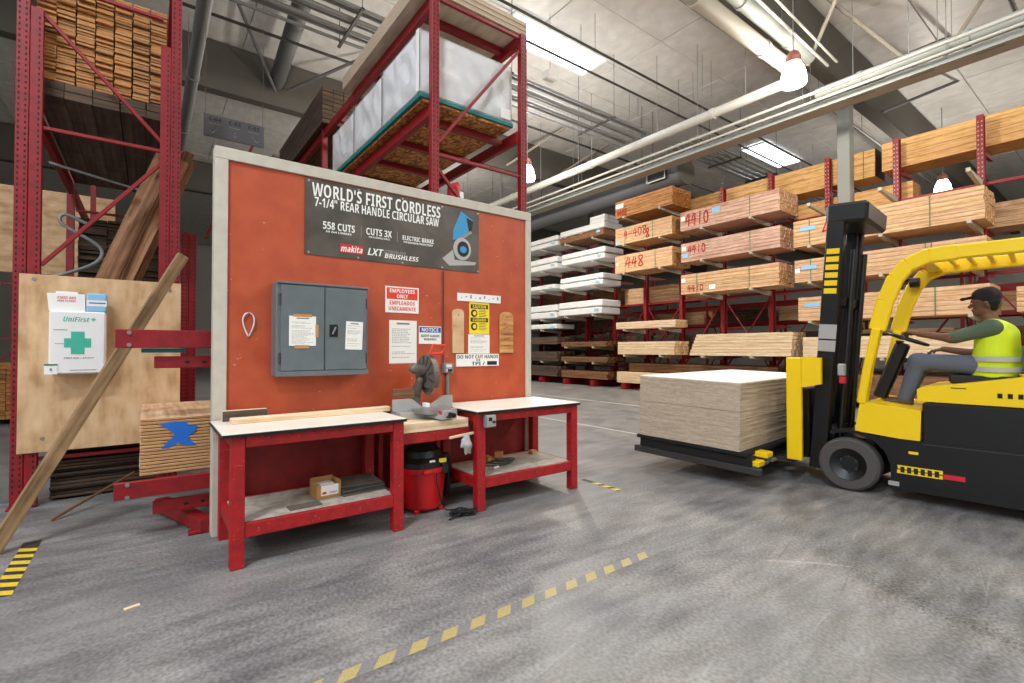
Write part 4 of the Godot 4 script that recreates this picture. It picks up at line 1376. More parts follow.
	for q in [[-0.49, 1.53], [0.49, 1.5], [-0.42, 0.12]]:
		rod("washer", Vector3(q[0], q[1], 0.009), Vector3(q[0], q[1], 0.014), 0.016, mats.steel, pl, 10)
	var k := thing("first_aid_kit", "white first-aid box with green cross on the plywood sheet", "first-aid kit", Vector3(-0.505, 1.18, -5.935))
	slab("case", Vector3(-0.19, 0, 0.001), Vector3(0.19, 0.555, 0.17), mats.white, k, 0.012)
	slab("green_cross", Vector3(-0.045, 0.175, 0.17), Vector3(0.045, 0.375, 0.173), mats.print_teal, k, 0.0)
	slab("green_cross", Vector3(-0.09, 0.235, 0.17), Vector3(-0.046, 0.315, 0.173), mats.print_teal, k, 0.0)
	slab("green_cross", Vector3(0.046, 0.235, 0.17), Vector3(0.09, 0.315, 0.173), mats.print_teal, k, 0.0)
	lettering("lettering", "UniFirst", 0.17, 0.045, mats.print_teal, k, at(-0.01, 0.485, 0.1712), 0.2)
	slab("logo_cross", Vector3(0.09, 0.48, 0.17), Vector3(0.12, 0.49, 0.172), mats.print_teal, k, 0.0)
	slab("logo_cross", Vector3(0.1, 0.47, 0.17), Vector3(0.11, 0.5, 0.1725), mats.print_teal, k, 0.0)
	lettering("lettering", "FIRST AID + SAFETY", 0.2, 0.014, mats.print_grey, k, at(0.01, 0.14, 0.1712))
	slab("text_line", Vector3(-0.16, 0.385, 0.17), Vector3(-0.07, 0.392, 0.172), mats.print_grey, k, 0.0)
	slab("text_line", Vector3(-0.15, 0.265, 0.17), Vector3(-0.092, 0.27, 0.172), mats.print_grey, k, 0.0)
	slab("text_line", Vector3(-0.05, 0.03, 0.17), Vector3(0.13, 0.036, 0.172), mats.print_grey, k, 0.0)
	slab("green_sticker", Vector3(-0.215, 0.0, 0.171), Vector3(-0.13, 0.09, 0.174), mats.paper, k, 0.0)
	slab("sticker_band", Vector3(-0.215, 0.075, 0.174), Vector3(-0.13, 0.09, 0.1755), mats.strap_green, k, 0.0)
	lettering("lettering", "x", 0.02, 0.022, mats.sign_blue, k, at(-0.172, 0.04, 0.1752))
	var ml := thing("paper_mailer", "white paper dispenser with red print leaning on top of the first-aid box", "paper", Vector3(-0.585, 1.737, -5.83))
	prism("sleeve", [Vector2(-0.115, 0), Vector2(0.125, 0), Vector2(0.12, 0.155), Vector2(-0.13, 0.155)], 0.05, mats.paper, ml, at(0, 0, 0))
	slab("flap", Vector3(-0.075, 0.15, -0.02), Vector3(0.07, 0.175, 0.0), mats.paper, ml, 0.0)
	lettering("lettering", "FIRST AID", 0.12, 0.022, mats.print_red, ml, at(0.0, 0.118, 0.0258))
	lettering("lettering", "HERE TO HELP", 0.12, 0.018, mats.print_red, ml, at(0.0, 0.09, 0.0258))
	var bx := thing("towel_pack", "small blue and white pack standing on the first-aid box", "pack", Vector3(-0.385, 1.737, -5.83))
	slab("pack", Vector3(-0.068, 0, -0.04), Vector3(0.075, 0.17, 0.04), mats.tag_blue, bx, 0.012)
	slab("white_band", Vector3(-0.066, 0.05, 0.0402), Vector3(0.073, 0.105, 0.042), mats.white, bx, 0.0)
	slab("blue_band", Vector3(-0.05, 0.075, 0.042), Vector3(0.065, 0.085, 0.043), mats.sign_blue, bx, 0.0)
	# cantilever stand with red arms, behind the left end of the partition
	var cs := thing("cantilever_stand", "red cantilever stand whose arms reach out beside the partition wall", "rack", Vector3.ZERO)
	slab("upright_post", Vector3(0.64, 0.1, -5.2), Vector3(0.78, 2.3, -5.0), mats.rack_red, cs)
	for q in [[1.407, 1.542], [0.317, 0.437]]:
		var a := slab("arm", Vector3(-0.191, q[0], -4.5), Vector3(0.655, q[1], -4.455), mats.rack_red, cs)
		for dy in [-0.045, 0.045]:
			rod("bolt", Vector3(-0.345, dy, 0.022), Vector3(-0.345, dy, 0.034), 0.014, mats.steel, a, 10)
		slab("arm_web", Vector3(0.66, q[0], -5.0), Vector3(0.72, q[1], -4.46), mats.rack_red, cs)
		var lo := slab("slotted_arm", Vector3(0.034, q[0] - 0.152, -4.56), Vector3(0.62, q[0] - 0.062, -4.515), mats.rack_red, cs)
		for s in 3:
			slab("slot", Vector3(-0.1 + s * 0.11, -0.012, 0.0225), Vector3(-0.07 + s * 0.11, 0.006, 0.0235), mats.black_matte, lo, 0.0)
	bar("base_tube", Vector3(0.1, 0.075, -5.15), Vector3(0.37, 0.06, -4.36), 0.1, 0.1, mats.rack_red, cs)
	slab("base_plate", Vector3(0.25, 0.0, -4.42), Vector3(0.5, 0.03, -4.36), mats.rack_red, cs)
	slab("base_rail", Vector3(0.5, 0.0, -5.2), Vector3(0.78, 0.1, -4.46), mats.rack_red, cs)
	var rp := thing("pallet_rack", "dim red perforated rack post standing between the left rack and the partition", "rack", Vector3.ZERO, 0.0, "red pallet racks")
	upright(rp, 0.33, 1.5, -7.7, 2.95, [[0.6, 2.9, 1.2, 4.4]], 2.93)
	var gs := thing("green_strip", "dark green board lying along the upper red cantilever arm", "board", Vector3(0.25, 1.372, -4.65))
	slab("board", Vector3(-0.295, 0, -0.15), Vector3(-0.02, 0.033, 0.13), mats.teal_card, gs)
	# bundle with the blue spray mark, on the lower arm
	var bb := stack("marked_bundle", "lumber bundle with blue spray mark on the low red arms", "lumber", "", -0.05, 0.62, 0.44, 0.872, -5.9, -4.6, 17, 1, mats.pine, 0.004, 0.1)
	var xo := 0.0
	for pl2 in [[[-0.12, 0.35], [-0.02, 0.36], [0.06, 0.355], [0.07, 0.32], [0.13, 0.325], [0.12, 0.27], [0.07, 0.24], [0.1, 0.19], [0.13, 0.16], [0.05, 0.165], [0.0, 0.195], [-0.05, 0.16], [-0.1, 0.16], [-0.06, 0.21], [-0.015, 0.255], [-0.05, 0.3]]]:
		var pv := []
		for q in pl2:
			pv.append(Vector2(q[0] - 0.1, q[1] + 0.035))
		prism("spray_mark", pv, 0.001, mats.spray_blue, bb, at(0, 0, 0.653))
	# board leaning across the front
	var lb := thing("propped_board", "long weathered board propped diagonally against the red arm", "board", Vector3.ZERO)
	bar("plank", Vector3(-0.83, 0.03, -4.74), Vector3(0.235, 2.22, -5.12), 0.04, 0.089, mats.weathered, lb)
	# thin stick on the floor
	var sk := thing("floor_stick", "thin brown stick lying on the floor by the left rack", "stick", Vector3.ZERO)
	bar("stick", Vector3(-0.62, 0.012, -5.4), Vector3(-0.1, 0.2, -6.0), 0.02, 0.02, mats.brown_board, sk)
	# background left of the rack
	var fr := thing("pallet_rack", "red rack frame far behind at the left picture edge near plywood", "rack", Vector3(-2.9, 0, -12.6), 0.0, "red pallet racks")
	upright(fr, 0.0, 1.15, 0.0, 3.0, [[0.09, 1.6, 1.06, 1.6], [0.09, 0.6, 1.06, 1.5], [0.09, 2.6, 1.06, 2.6]], 0.0, false)
	slab("beam", Vector3(-2.0, 2.3, -0.06), Vector3(-0.01, 2.42, 0.0), mats.rack_red, fr)
	slab("beam", Vector3(-2.0, 1.2, -0.06), Vector3(-0.01, 1.32, 0.0), mats.rack_red, fr)
	stack("board_bundle", "light timber bundle low in the far left rack", "lumber", "", -2.7, -1.9, 0.1, 1.1, -16.0, -12.75, 12, 8, mats.cedar)
	var ps := thing("plywood_sheet", "large plywood panel standing far behind the left rack", "plywood", Vector3(-2.2, 2.9, -13.4))
	slab("sheet", Vector3(-1.6, 0, -0.02), Vector3(1.6, 1.7, 0.0), mats.plywood, ps)
	slab("support_frame", Vector3(-1.6, -2.9, -0.1), Vector3(-1.5, 1.7, -0.03), mats.rack_red, ps)
	slab("support_frame", Vector3(1.5, -2.9, -0.1), Vector3(1.6, 1.7, -0.03), mats.rack_red, ps)

func build_center_rack():
	var r := thing("pallet_rack", "red pallet rack rising behind the partition with a wrapped white pack", "rack", Vector3.ZERO, 0.0, "red pallet racks")
	upright(r, 2.312, 3.563, -4.45, 5.13, [[2.4, 3.435, 3.47, 3.435], [2.4, 3.56, 3.47, 4.92], [2.4, 3.28, 3.47, 2.2], [2.4, 5.08, 3.47, 5.08]], 0.0)
	upright(r, 2.312, 3.563, -8.4, 5.13, [[2.4, 3.435, 3.47, 3.435]], 0.0, false)
	for y in [3.86, 5.0]:
		for x in [2.34, 3.475]:
			slab("beam", Vector3(x, y, -8.4), Vector3(x + 0.06, y + 0.13, -4.53), mats.rack_red, r)
		for k in 5:
			slab("cross_bar", Vector3(2.402, y + 0.06, -4.9 - k * 0.75), Vector3(3.473, y + 0.128, -4.82 - k * 0.75), mats.rack_red, r)
	# pack wrapped in white film on a teal card and strand board
	var w := thing("wrapped_pack", "large pack wrapped in white film on teal card, high on the rack", "pack", Vector3(2.83, 3.995, -6.1))
	slab("strand_board_base", Vector3(-0.57, 0, -1.45), Vector3(0.57, 0.03, 1.53), mats.strand_board, w)
	slab("teal_card", Vector3(-0.605, 0.0305, -1.47), Vector3(0.605, 0.075, 1.55), mats.teal_card, w)
	for k in 3:
		var za := -1.46 + k * 1.0
		var ht := 0.6 + 0.035 * k
		part("wrapped_body", film_box(Vector3(1.2, ht, 0.995), 90 + k), mats.wrap_white, w, at(0, 0.085 + ht / 2, za + 0.5))
	for k in 2:
		slab("band", Vector3(-0.618, 0.076, -0.47 + k * 1.0), Vector3(-0.614, 0.69, -0.45 + k * 1.0), mats.print_grey, w, 0.0)
	slab("corner_board", Vector3(-0.622, 0.08, 1.48), Vector3(-0.612, 0.74, 1.545), mats.white, w)
	slab("label", Vector3(0.42, 0.1, 1.552), Vector3(0.56, 0.22, 1.556), mats.paper, w, 0.0)
	# brown pack on the top beams
	var t := thing("board_pack", "flat grey-brown pack of boards on the top beams of the partition rack", "pack", Vector3(2.93, 5.132, -5.75))
	for k in 6:
		slab("board_layer", Vector3(-0.73, k * 0.03, -1.25), Vector3(0.66, k * 0.03 + 0.028, 1.27 - 0.005 * (k % 2)), mats.fibreboard, t, 0.003)
	# further packs behind on the same racks
	stack("board_bundle", "dark brown bundle behind the white wrapped pack on the rack", "lumber", "", 2.25, 3.3, 5.14, 5.75, -11.5, -8.2, 8, 6, mats.dark_board)
	var b2 := thing("pallet_rack", "red rack bay with brown bundles seen over the partition top", "rack", Vector3(0, 0, 0), 0.0, "red pallet racks")
	upright(b2, 2.312, 3.563, -11.9, 5.6, [], 0.0, false)
	for y in [3.86, 5.0]:
		for x in [2.34, 3.475]:
			slab("beam", Vector3(x, y, -11.9), Vector3(x + 0.06, y + 0.13, -8.48), mats.rack_red, b2)
	stack("board_bundle", "long brown bundle low on the rack bay over the partition top", "lumber", "", 2.25, 3.4, 3.995, 4.5, -11.7, -8.5, 8, 6, mats.brown_board)
	var wr := thing("wrapped_pack", "dark film-wrapped bundle left of the brown bundle over the partition", "pack", Vector3(2.7, 5.14, -13.4))
	slab("wrapped_body", Vector3(-0.5, 0, -1.3), Vector3(0.5, 0.75, 1.3), mats.cardboard_dark, wr, 0.06)
	slab("film", Vector3(-0.51, 0.3, -1.28), Vector3(-0.502, 0.72, 1.28), mats.galvanised, wr, 0.003)
	upright(b2, 2.312, 3.563, -14.9, 5.6, [], 0.0, false)
	for x in [2.34, 3.475]:
		slab("beam", Vector3(x, 5.0, -14.9), Vector3(x + 0.06, 5.13, -11.98), mats.rack_red, b2)
	# red bag on the rack frame
	var bg := thing("red_bundle", "dark red cloth bundle with white tag tucked in the rack frame", "bundle", Vector3(2.72, 3.005, -4.75))
	var st := begin()
	blend_mesh([[Vector3(0, 0.06, 0), Vector3(0.02, 0.2, 0), 0.07, 0.06], [Vector3(0.04, 0.08, 0), Vector3(0.14, 0.03, 0.02), 0.06, 0.04], [Vector3(0.02, 0.2, 0), Vector3(0.07, 0.26, 0), 0.06, 0.03]], 0.012, 0.04, st)
	part("cloth", st.commit(), mats.print_red, bg)
	slab("tag", Vector3(0.05, 0.0, 0.085), Vector3(0.1, 0.16, 0.09), mats.white, bg)
	slab("support_ledge", Vector3(-0.1, -0.03, -0.1), Vector3(0.5, 0.0, 0.1), mats.rack_red, bg)
	# hanging aisle sign
	var sg := thing("aisle_sign", "hanging dark grey aisle sign reading C-04 C-03 C-02", "sign", Vector3(0.85, 4.03, -7.0))
	slab("board", Vector3(-0.335, 0, -0.01), Vector3(0.335, 0.283, 0.01), mats.duct_grey, sg)
	for k in 3:
		lettering("lettering", ["C-04", "C-03", "C-02"][k], 0.13, 0.045, mats.print_black, sg, at(-0.215 + k * 0.215, 0.225, 0.0105))
		slab("text_line", Vector3(-0.28 + k * 0.215, 0.16, 0.01), Vector3(-0.16 + k * 0.215, 0.17, 0.0112), mats.print_grey, sg, 0.0)
		var ax := -0.215 + k * 0.215
		bar("arrow", Vector3(ax + 0.03 * (1 - k), 0.11, 0.0112), Vector3(ax - 0.03 * (1 - k), 0.05, 0.0112), 0.012, 0.001, mats.print_white, sg, 0.0)
		bar("arrow", Vector3(ax - 0.03 * (1 - k) - 0.025, 0.07, 0.0112), Vector3(ax - 0.03 * (1 - k), 0.045, 0.0112), 0.012, 0.001, mats.print_white, sg, 0.0)
		bar("arrow", Vector3(ax - 0.03 * (1 - k) + 0.025, 0.07, 0.0112), Vector3(ax - 0.03 * (1 - k), 0.045, 0.0112), 0.012, 0.001, mats.print_white, sg, 0.0)
	for s in [-0.32, 0.32]:
		rod("hanger", Vector3(s, 0.283, 0), Vector3(s, CEIL - 4.03, 0), 0.003, mats.dark_steel, sg, 5)

# ------------------------------------------------------------------ cantilever lumber racks on the right
const RX := 13.3    # face of the bundles towards the aisle
const FACE := Vector3(0, -PI / 2, 0)

# hand-drawn crayon numbers: thin strokes on the face of a bundle
func crayon(node: Node3D, txt: String, lz: float, ly: float, w: float, h: float, hw: float, slant := 0.0):
	var ring := []
	for k in 11:
		ring.append(Vector2(0.5 + 0.42 * cos(TAU * k / 10.0), 0.5 + 0.5 * sin(TAU * k / 10.0)))
	var eight := []
	for k in 17:
		eight.append(Vector2(0.5 + 0.4 * sin(TAU * k / 8.0), 0.5 + 0.5 * cos(TAU * k / 16.0)))
	var glyphs := {"4": [[Vector2(0.45, 1.0), Vector2(0.0, 0.42), Vector2(1.0, 0.5)], [Vector2(0.75, 0.95), Vector2(0.62, 0.0)]], "1": [[Vector2(0.55, 1.0), Vector2(0.45, 0.0)]], "0": [ring], "8": [eight], "2": [[Vector2(0.1, 0.8), Vector2(0.5, 1.0), Vector2(0.9, 0.75), Vector2(0.1, 0.0), Vector2(1.0, 0.05)]], "-": [[Vector2(0.1, 0.5), Vector2(0.9, 0.52)]]}
	var st := begin()
	var n := txt.length()
	var cw := w / n
	for i in n:
		var dy := rng.randf_range(-0.04, 0.04) * h
		for line in glyphs.get(txt[i], []):
			for k in line.size() - 1:
				var a := Vector3(-w / 2 + cw * (i + 0.1 + 0.78 * line[k].x), (line[k].y - 0.5) * h + dy, 0)
				var b := Vector3(-w / 2 + cw * (i + 0.1 + 0.78 * line[k + 1].x), (line[k + 1].y - 0.5) * h + dy, 0)
				var x := (b - a).normalized()
				abox(st, Transform3D(Basis(x, Vector3.BACK.cross(x), Vector3.BACK), (a + b) / 2), Vector3((b - a).length() + 0.02, maxf(0.02, h * 0.105), 0.003))
	part("painted_number", st.commit(), mats.crayon_red, node, Transform3D(Basis.from_euler(FACE), Vector3(-hw - 0.0065, ly, lz)) * Transform3D(Basis.from_euler(Vector3(0, 0, slant)), Vector3.ZERO))

func tag_paper(node: Node3D, m: String, lz: float, ly: float, w: float, h: float, hw: float):
	slab("tag", Vector3(-hw - 0.008, ly - h / 2, lz - w / 2), Vector3(-hw - 0.0055, ly + h / 2, lz + w / 2), mats[m], node, 0.0)

func build_right_racks():
	var r := thing("cantilever_rack", "long red cantilever rack with pale arms carrying lumber bundles", "rack", Vector3.ZERO)
	var zs := []
	for k in 13:
		zs.append(0.72 - 1.485 * k)
	# arm levels for each post
	for k in zs.size():
		var z: float = zs[k]
		var lv := [5.05, 4.0, 3.09, 2.1, 1.19]
		if z < -15.0: lv = [5.62, 4.68, 3.85, 2.64, 2.2, 0.88]
		elif z < -12.0: lv = [5.58, 4.7, 3.75, 2.68, 1.48, 0.88]
		elif z < -9.2: lv = [6.02, 5.06, 4.06, 2.08, 1.19]
		elif z < -5.8: lv = [5.06, 4.08, 3.08, 1.19]
		slab("post", Vector3(14.42, 0.1, z - 0.06), Vector3(14.46, 6.5, z + 0.06), mats.rack_red, r)
		slab("post_flange", Vector3(14.461, 0.1, z - 0.02), Vector3(14.58, 6.49, z + 0.02), mats.rack_red, r)
		slab("post_flange", Vector3(14.581, 0.1, z - 0.06), Vector3(14.61, 6.5, z + 0.06), mats.rack_red, r)
		slab("base", Vector3(13.2, 0.0, z - 0.08), Vector3(15.6, 0.22, z + 0.08), mats.rack_red, r)
		if k < 7:
			var st := begin()
			for h in 14:
				for s in [-1, 1]:
					abox(st, at(-0.0203, 3.1 - h * 0.1 - 0.05, s * 0.03), Vector3(0.001, 0.03, 0.02))
			part("hole_row", st.commit(), mats.arm_beige, r.get_child(r.get_child_count() - 4)).set_meta("kind", "stuff")
		for y in lv:
			prism("arm", [Vector2(0, -0.05), Vector2(1.15, -0.14), Vector2(1.15, -0.001), Vector2(0, -0.001)], 0.075, mats.arm_beige, r, at(RX - 0.035, y, z))
			slab("arm_lip", Vector3(RX - 0.05, y - 0.05, z - 0.0375), Vector3(RX - 0.036, y + 0.03, z + 0.0375), mats.arm_beige, r)
		for y in [5.8, 4.9, 4.05, 3.1, 2.1, 1.19]:
			prism("arm", [Vector2(0, -0.14), Vector2(1.0, -0.05), Vector2(1.0, -0.001), Vector2(0, -0.001)], 0.075, mats.rack_red, r, at(14.612, y, z))
		if k > 0 and k < 12 and k != 4:
			var z2: float = zs[k - 1]
			bar("brace", Vector3(14.52, 0.8, z + 0.06), Vector3(14.52, 2.9, z2 - 0.06), 0.04, 0.04, mats.rack_red, r)
			if k % 2 == 0:
				bar("brace", Vector3(14.52, 2.9, z + 0.06), Vector3(14.52, 0.8, z2 - 0.06), 0.03, 0.03, mats.rack_red, r)
			for y in [0.7, 3.0, 4.95]:
				slab("tie", Vector3(14.49, y, z + 0.061), Vector3(14.55, y + 0.07, z2 - 0.061), mats.rack_red, r)
	# 8-foot bundles
	var g := "lumber bundles on the cantilever rack"
	var b1 := stack("lumber_bundle", "topmost short fir bundle, orange ends, marked 4408 and a paper tag", "lumber", g, RX, 14.36, 6.03, 6.62, -11.56, -9.2, 7, 12, mats.cedar, 0.03, 0.2)
	var b2 := stack("lumber_bundle", "short pine bundle marked with a big circled 8, below the topmost bundle", "lumber", g, RX, 14.3, 5.08, 5.67, -11.56, -9.22, 6, 11, mats.pine, 0.02, 0.14, [0.75, 1.9])
	var b3 := stack("lumber_bundle", "short pine bundle marked 448, third from the top", "lumber", g, RX, 14.3, 4.07, 4.69, -11.58, -9.22, 6, 11, mats.pine, 0.02, 0.14, [0.65, 1.9])
	tag_paper(b1, "paper", -0.98, 0.42, 0.35, 0.16, 0.53)
	crayon(b1, "4408", -0.88, 0.17, 0.45, 0.22, 0.53)
	crayon(b2, "4-408", -0.3, 0.33, 1.0, 0.26, 0.5, 0.05)
	crayon(b2, "8", 0.22, 0.22, 0.16, 0.3, 0.5)
	tag_paper(b2, "tag_blue", -1.05, 0.07, 0.16, 0.1, 0.5)
	crayon(b3, "448", -0.32, 0.32, 0.8, 0.36, 0.5)
	tag_paper(b3, "paper", -1.07, 0.32, 0.1, 0.1, 0.5)
	stack("lumber_bundle", "thin pale pine bundle at chest level under the short marked bundles", "lumber", g, RX, 14.05, 2.1, 2.34, -11.55, -9.12, 3, 8, mats.pale_pine, 0.05, 0.1)
	stack("lumber_bundle", "pale pine bundle with uneven ends just above the low tan timbers", "lumber", g, RX, 14.05, 1.21, 1.65, -11.47, -9.12, 5, 8, mats.pale_pine, 0.06, 0.1)
	stack("lumber_bundle", "dark tan timber bundle lying low behind the forklift load", "lumber", g, 13.7, 14.4, 0.62, 0.9, -11.3, -6.2, 3, 7, mats.brown_board, 0.02, 0.14)
	stack("lumber_bundle", "light boards lying on the red rack bases near the white stacks", "lumber", g, RX - 0.02, 13.65, 0.225, 0.6, -11.5, -9.0, 5, 3, mats.pale_pine, 0.05, 0.1)
	# 10-foot bundles
	var c1 := stack("lumber_bundle", "upper fir bundle marked 4410 with a light blue tag", "lumber", g, RX, 14.38, 5.07, 5.66, -8.92, -5.93, 6, 12, mats.fir, 0.02, 0.1, [0.8])
	var c2 := stack("lumber_bundle", "middle fir bundle marked 4410 with white and blue tags", "lumber", g, RX, 14.2, 4.09, 4.68, -8.9, -5.93, 6, 10, mats.fir, 0.02, 0.1, [0.8])
	var c3 := stack("lumber_bundle", "lower pine bundle marked 4410 near its bottom edge", "lumber", g, RX, 14.2, 3.09, 3.7, -8.91, -5.96, 6, 10, mats.pine, 0.02, 0.12, [0.8, 2.4])
	crayon(c1, "4410", -0.92, 0.31, 0.8, 0.36, 0.54)
	tag_paper(c1, "paper", -1.4, 0.38, 0.14, 0.14, 0.54)
	tag_paper(c1, "tag_blue", -0.3, 0.43, 0.26, 0.15, 0.54)
	crayon(c2, "4410", -0.95, 0.36, 0.62, 0.24, 0.45)
	tag_paper(c2, "paper", -1.38, 0.42, 0.14, 0.14, 0.45)
	tag_paper(c2, "tag_blue", -1.33, 0.2, 0.2, 0.12, 0.45)
	crayon(c3, "4410", -0.98, 0.17, 0.56, 0.18, 0.45)
	tag_paper(c3, "paper", -1.38, 0.44, 0.14, 0.13, 0.45)
	tag_paper(c3, "paper", -0.42, 0.15, 0.2, 0.13, 0.45)
	# fanned pale stack: each layer set back a little
	var fan := thing("lumber_bundle", "large pale pine stack with stepped left ends above the forklift load", "lumber", Vector3(RX, 1.2, -7.2), 0.0, g)
	var st := begin()
	for rr in 7:
		for cc in 9:
			var gg := 1.0 - rng.randf() * 0.1
			abox(st, at(0.04 + cc * 0.092 + 0.045, rr * 0.092 + 0.046, 0.02 + rr * 0.022 + rng.randf_range(-0.02, 0.02)), Vector3(0.088, 0.086, 2.95 - rr * 0.03), 0.003 if cc == 0 else 0.0, Color(gg, gg * 0.98, gg * 0.95), Vector2(rng.randf() * 4, rng.randf() * 4))
	part("boards", st.commit(), mats.pale_pine, fan).set_meta("kind", "stuff")
	# 12-foot bundles behind the forklift
	var d1 := stack("lumber_bundle", "upper long pine bundle with green straps behind the forklift mast", "lumber", g, RX, 14.37, 4.01, 4.68, -5.6, -2.02, 7, 12, mats.pine, 0.02, 0.1, [0.85, 3.2])
	var d2 := stack("lumber_bundle", "middle long pine bundle behind the forklift roof", "lumber", g, RX, 14.37, 3.1, 3.67, -5.58, -2.0, 6, 12, mats.pine, 0.02, 0.1, [0.85, 0.95, 3.2])
	var d3 := stack("lumber_bundle", "lower long pine bundle behind the forklift driver's head", "lumber", g, RX, 14.37, 2.11, 2.71, -5.5, -1.95, 6, 12, mats.pine, 0.02, 0.1, [0.85, 3.0])
	for q in [[d1, 0.44], [d2, 0.36], [d3, 0.4]]:
		tag_paper(q[0], "tag_blue", -1.45, q[1], 0.36, 0.1, 0.535)
	tag_paper(d2, "paper", -1.72, 0.3, 0.12, 0.12, 0.535)
	crayon(d1, "4412", -0.75, 0.32, 0.75, 0.34, 0.535)
	crayon(d2, "4412", -0.75, 0.3, 0.7, 0.3, 0.535)
	stack("lumber_bundle", "pale low bundle behind the forklift cab", "lumber", g, RX, 14.2, 1.2, 1.7, -5.4, -1.9, 5, 10, mats.pale_pine, 0.03, 0.1)
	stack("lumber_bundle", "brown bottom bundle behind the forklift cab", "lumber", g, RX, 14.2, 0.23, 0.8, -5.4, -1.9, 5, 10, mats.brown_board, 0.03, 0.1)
	stack("lumber_bundle", "long bundle at the right picture edge behind the driver", "lumber", g, RX, 14.2, 2.11, 2.6, -1.6, 1.2, 5, 10, mats.pine, 0.03, 0.1)
	# rear side: laminated timbers over the top
	var gg2 := "laminated timber packs on the rear arms"
	var g1 := stack("timber_pack", "long laminated timber pack over the posts, left of the grey column", "timber", gg2, 14.8, 15.5, 5.82, 6.53, -10.3, -4.26, 4, 4, mats.glulam, 0.01, 0.08, [0.25])
	slab("dark_end_sheet", Vector3(-0.355, 0.0, 3.023), Vector3(0.355, 0.715, 3.03), mats.end_dark, g1, 0.0)  # thin dark sheet across the near end of the pack
	stack("timber_pack", "topmost laminated timber pack behind the tall red posts", "timber", gg2, 14.8, 15.6, 5.88, 6.58, -4.12, 1.4, 4, 4, mats.glulam, 0.01, 0.08)
	stack("timber_pack", "laminated timber pack one level below, right of the grey column", "timber", gg2, 14.8, 15.5, 4.905, 5.5, -6.2, -3.5, 4, 5, mats.glulam, 0.01, 0.08)
	stack("timber_pack", "pine timber pack on the rear arms at the right picture edge", "timber", gg2, 14.8, 15.6, 4.055, 4.6, -2.6, 1.4, 5, 6, mats.pine, 0.01, 0.1)
	stack("timber_pack", "pine timber pack on the rear arms seen between the short bundles", "timber", gg2, 14.8, 15.6, 3.105, 3.7, -12.4, -8.6, 5, 6, mats.pine, 0.01, 0.1)
	stack("timber_pack", "brown timber pack low on the rear side of the rack", "timber", gg2, 14.8, 15.6, 0.23, 0.7, -12.4, -3.0, 4, 6, mats.brown_board, 0.01, 0.1)
	stack("timber_pack", "dark timber pack at waist level behind the pale stepped stack", "timber", gg2, 14.8, 15.6, 1.195, 1.8, -9.6, -2.6, 5, 6, mats.dark_board, 0.03, 0.3)
	stack("timber_pack", "dark timber pack at waist level behind the short pale bundles", "timber", gg2, 14.8, 15.6, 1.195, 1.9, -17.5, -10.0, 5, 6, mats.dark_board, 0.03, 0.3)
	stack("timber_pack", "brown timber pack at head level behind the white stacks", "timber", gg2, 14.8, 15.6, 3.105, 3.8, -17.5, -12.6, 5, 6, mats.brown_board, 0.03, 0.3)
	stack("timber_pack", "brown timber pack at chest level behind the white stacks", "timber", gg2, 14.8, 15.6, 2.105, 2.6, -17.5, -12.2, 4, 6, mats.dark_board, 0.03, 0.3)
	# white wrapped stacks
	var wl := "white wrapped stacks on the far rack"
	var n := 0
	for q in [[5.61, 6.14, -14.54, -12.14], [4.73, 5.2, -14.45, -12.1], [3.78, 4.24, -14.54, -12.2], [2.7, 3.26, -14.62, -12.25], [5.64, 6.09, -17.6, -14.66], [4.7, 5.24, -17.6, -14.7], [3.88, 4.1, -17.6, -14.8], [2.66, 3.24, -17.6, -14.72], [2.22, 2.45, -17.6, -14.72]]:
		var near: bool = n < 4
		var lab: String = ["white wrapped stack with brown boards beneath, highest beside the short lumber", "second white wrapped stack from the top beside the short lumber", "third white wrapped stack from the top beside the short lumber", "lowest white wrapped stack beside the short lumber", "highest white stack behind the partition edge", "second white stack from the top behind the partition edge", "thin white stack behind the partition edge over brown boards", "double white stack low behind the partition edge", "lowest thin white stack behind the partition edge"][n]
		var t := thing("wrapped_stack", lab, "stack", Vector3(RX, q[0], q[2]), 0.0, wl)
		var h: float = q[1] - q[0]
		var l: float = q[3] - q[2]
		var lay := 1 if h < 0.3 else 2
		for k in lay:
			var m: Material = mats.wrap_white
			if n == 0 and k == 0:
				m = mats.brown_board
			var st2 := begin()
			end_tint = Color.WHITE
			abox(st2, at(0.55, h / lay * (k + 0.5), l / 2 + (0.03 if k == 1 else 0.0)), Vector3(1.06, h / lay - 0.03, l - 0.03), 0.03)
			part("layer", st2.commit(), m, t)
		if lay == 2:
			for f in [0.12, 0.5, 0.88]:
				slab("spacer", Vector3(0.05, h / lay - 0.0145, l * f - 0.03), Vector3(1.05, h / lay + 0.0145, l * f + 0.03), mats.pale_pine, t, 0.0)
		tag_paper(t, "tag_blue", l - 0.25, h * 0.3, 0.2, 0.08, 0.0)
		n += 1
	stack("wrapped_stack", "small white boards on top of the highest white stack", "stack", wl, RX + 0.1, 14.2, 6.145, 6.4, -12.9, -12.16, 2, 4, mats.wrap_white, 0.02, 0.05)
	# thin brown mouldings low on the far section
	n = 0
	for q in [[1.49, 1.68, -14.4, -11.95], [0.9, 1.1, -14.4, -11.95], [0.28, 0.56, -14.4, -11.95], [0.9, 1.3, -17.6, -14.6], [0.28, 0.7, -17.6, -14.6], [1.6, 1.9, -17.6, -14.6]]:
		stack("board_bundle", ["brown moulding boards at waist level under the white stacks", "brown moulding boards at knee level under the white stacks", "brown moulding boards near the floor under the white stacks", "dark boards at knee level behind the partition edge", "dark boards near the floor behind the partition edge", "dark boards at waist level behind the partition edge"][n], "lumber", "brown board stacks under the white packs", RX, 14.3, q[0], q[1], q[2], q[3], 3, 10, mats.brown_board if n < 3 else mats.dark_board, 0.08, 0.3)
		n += 1
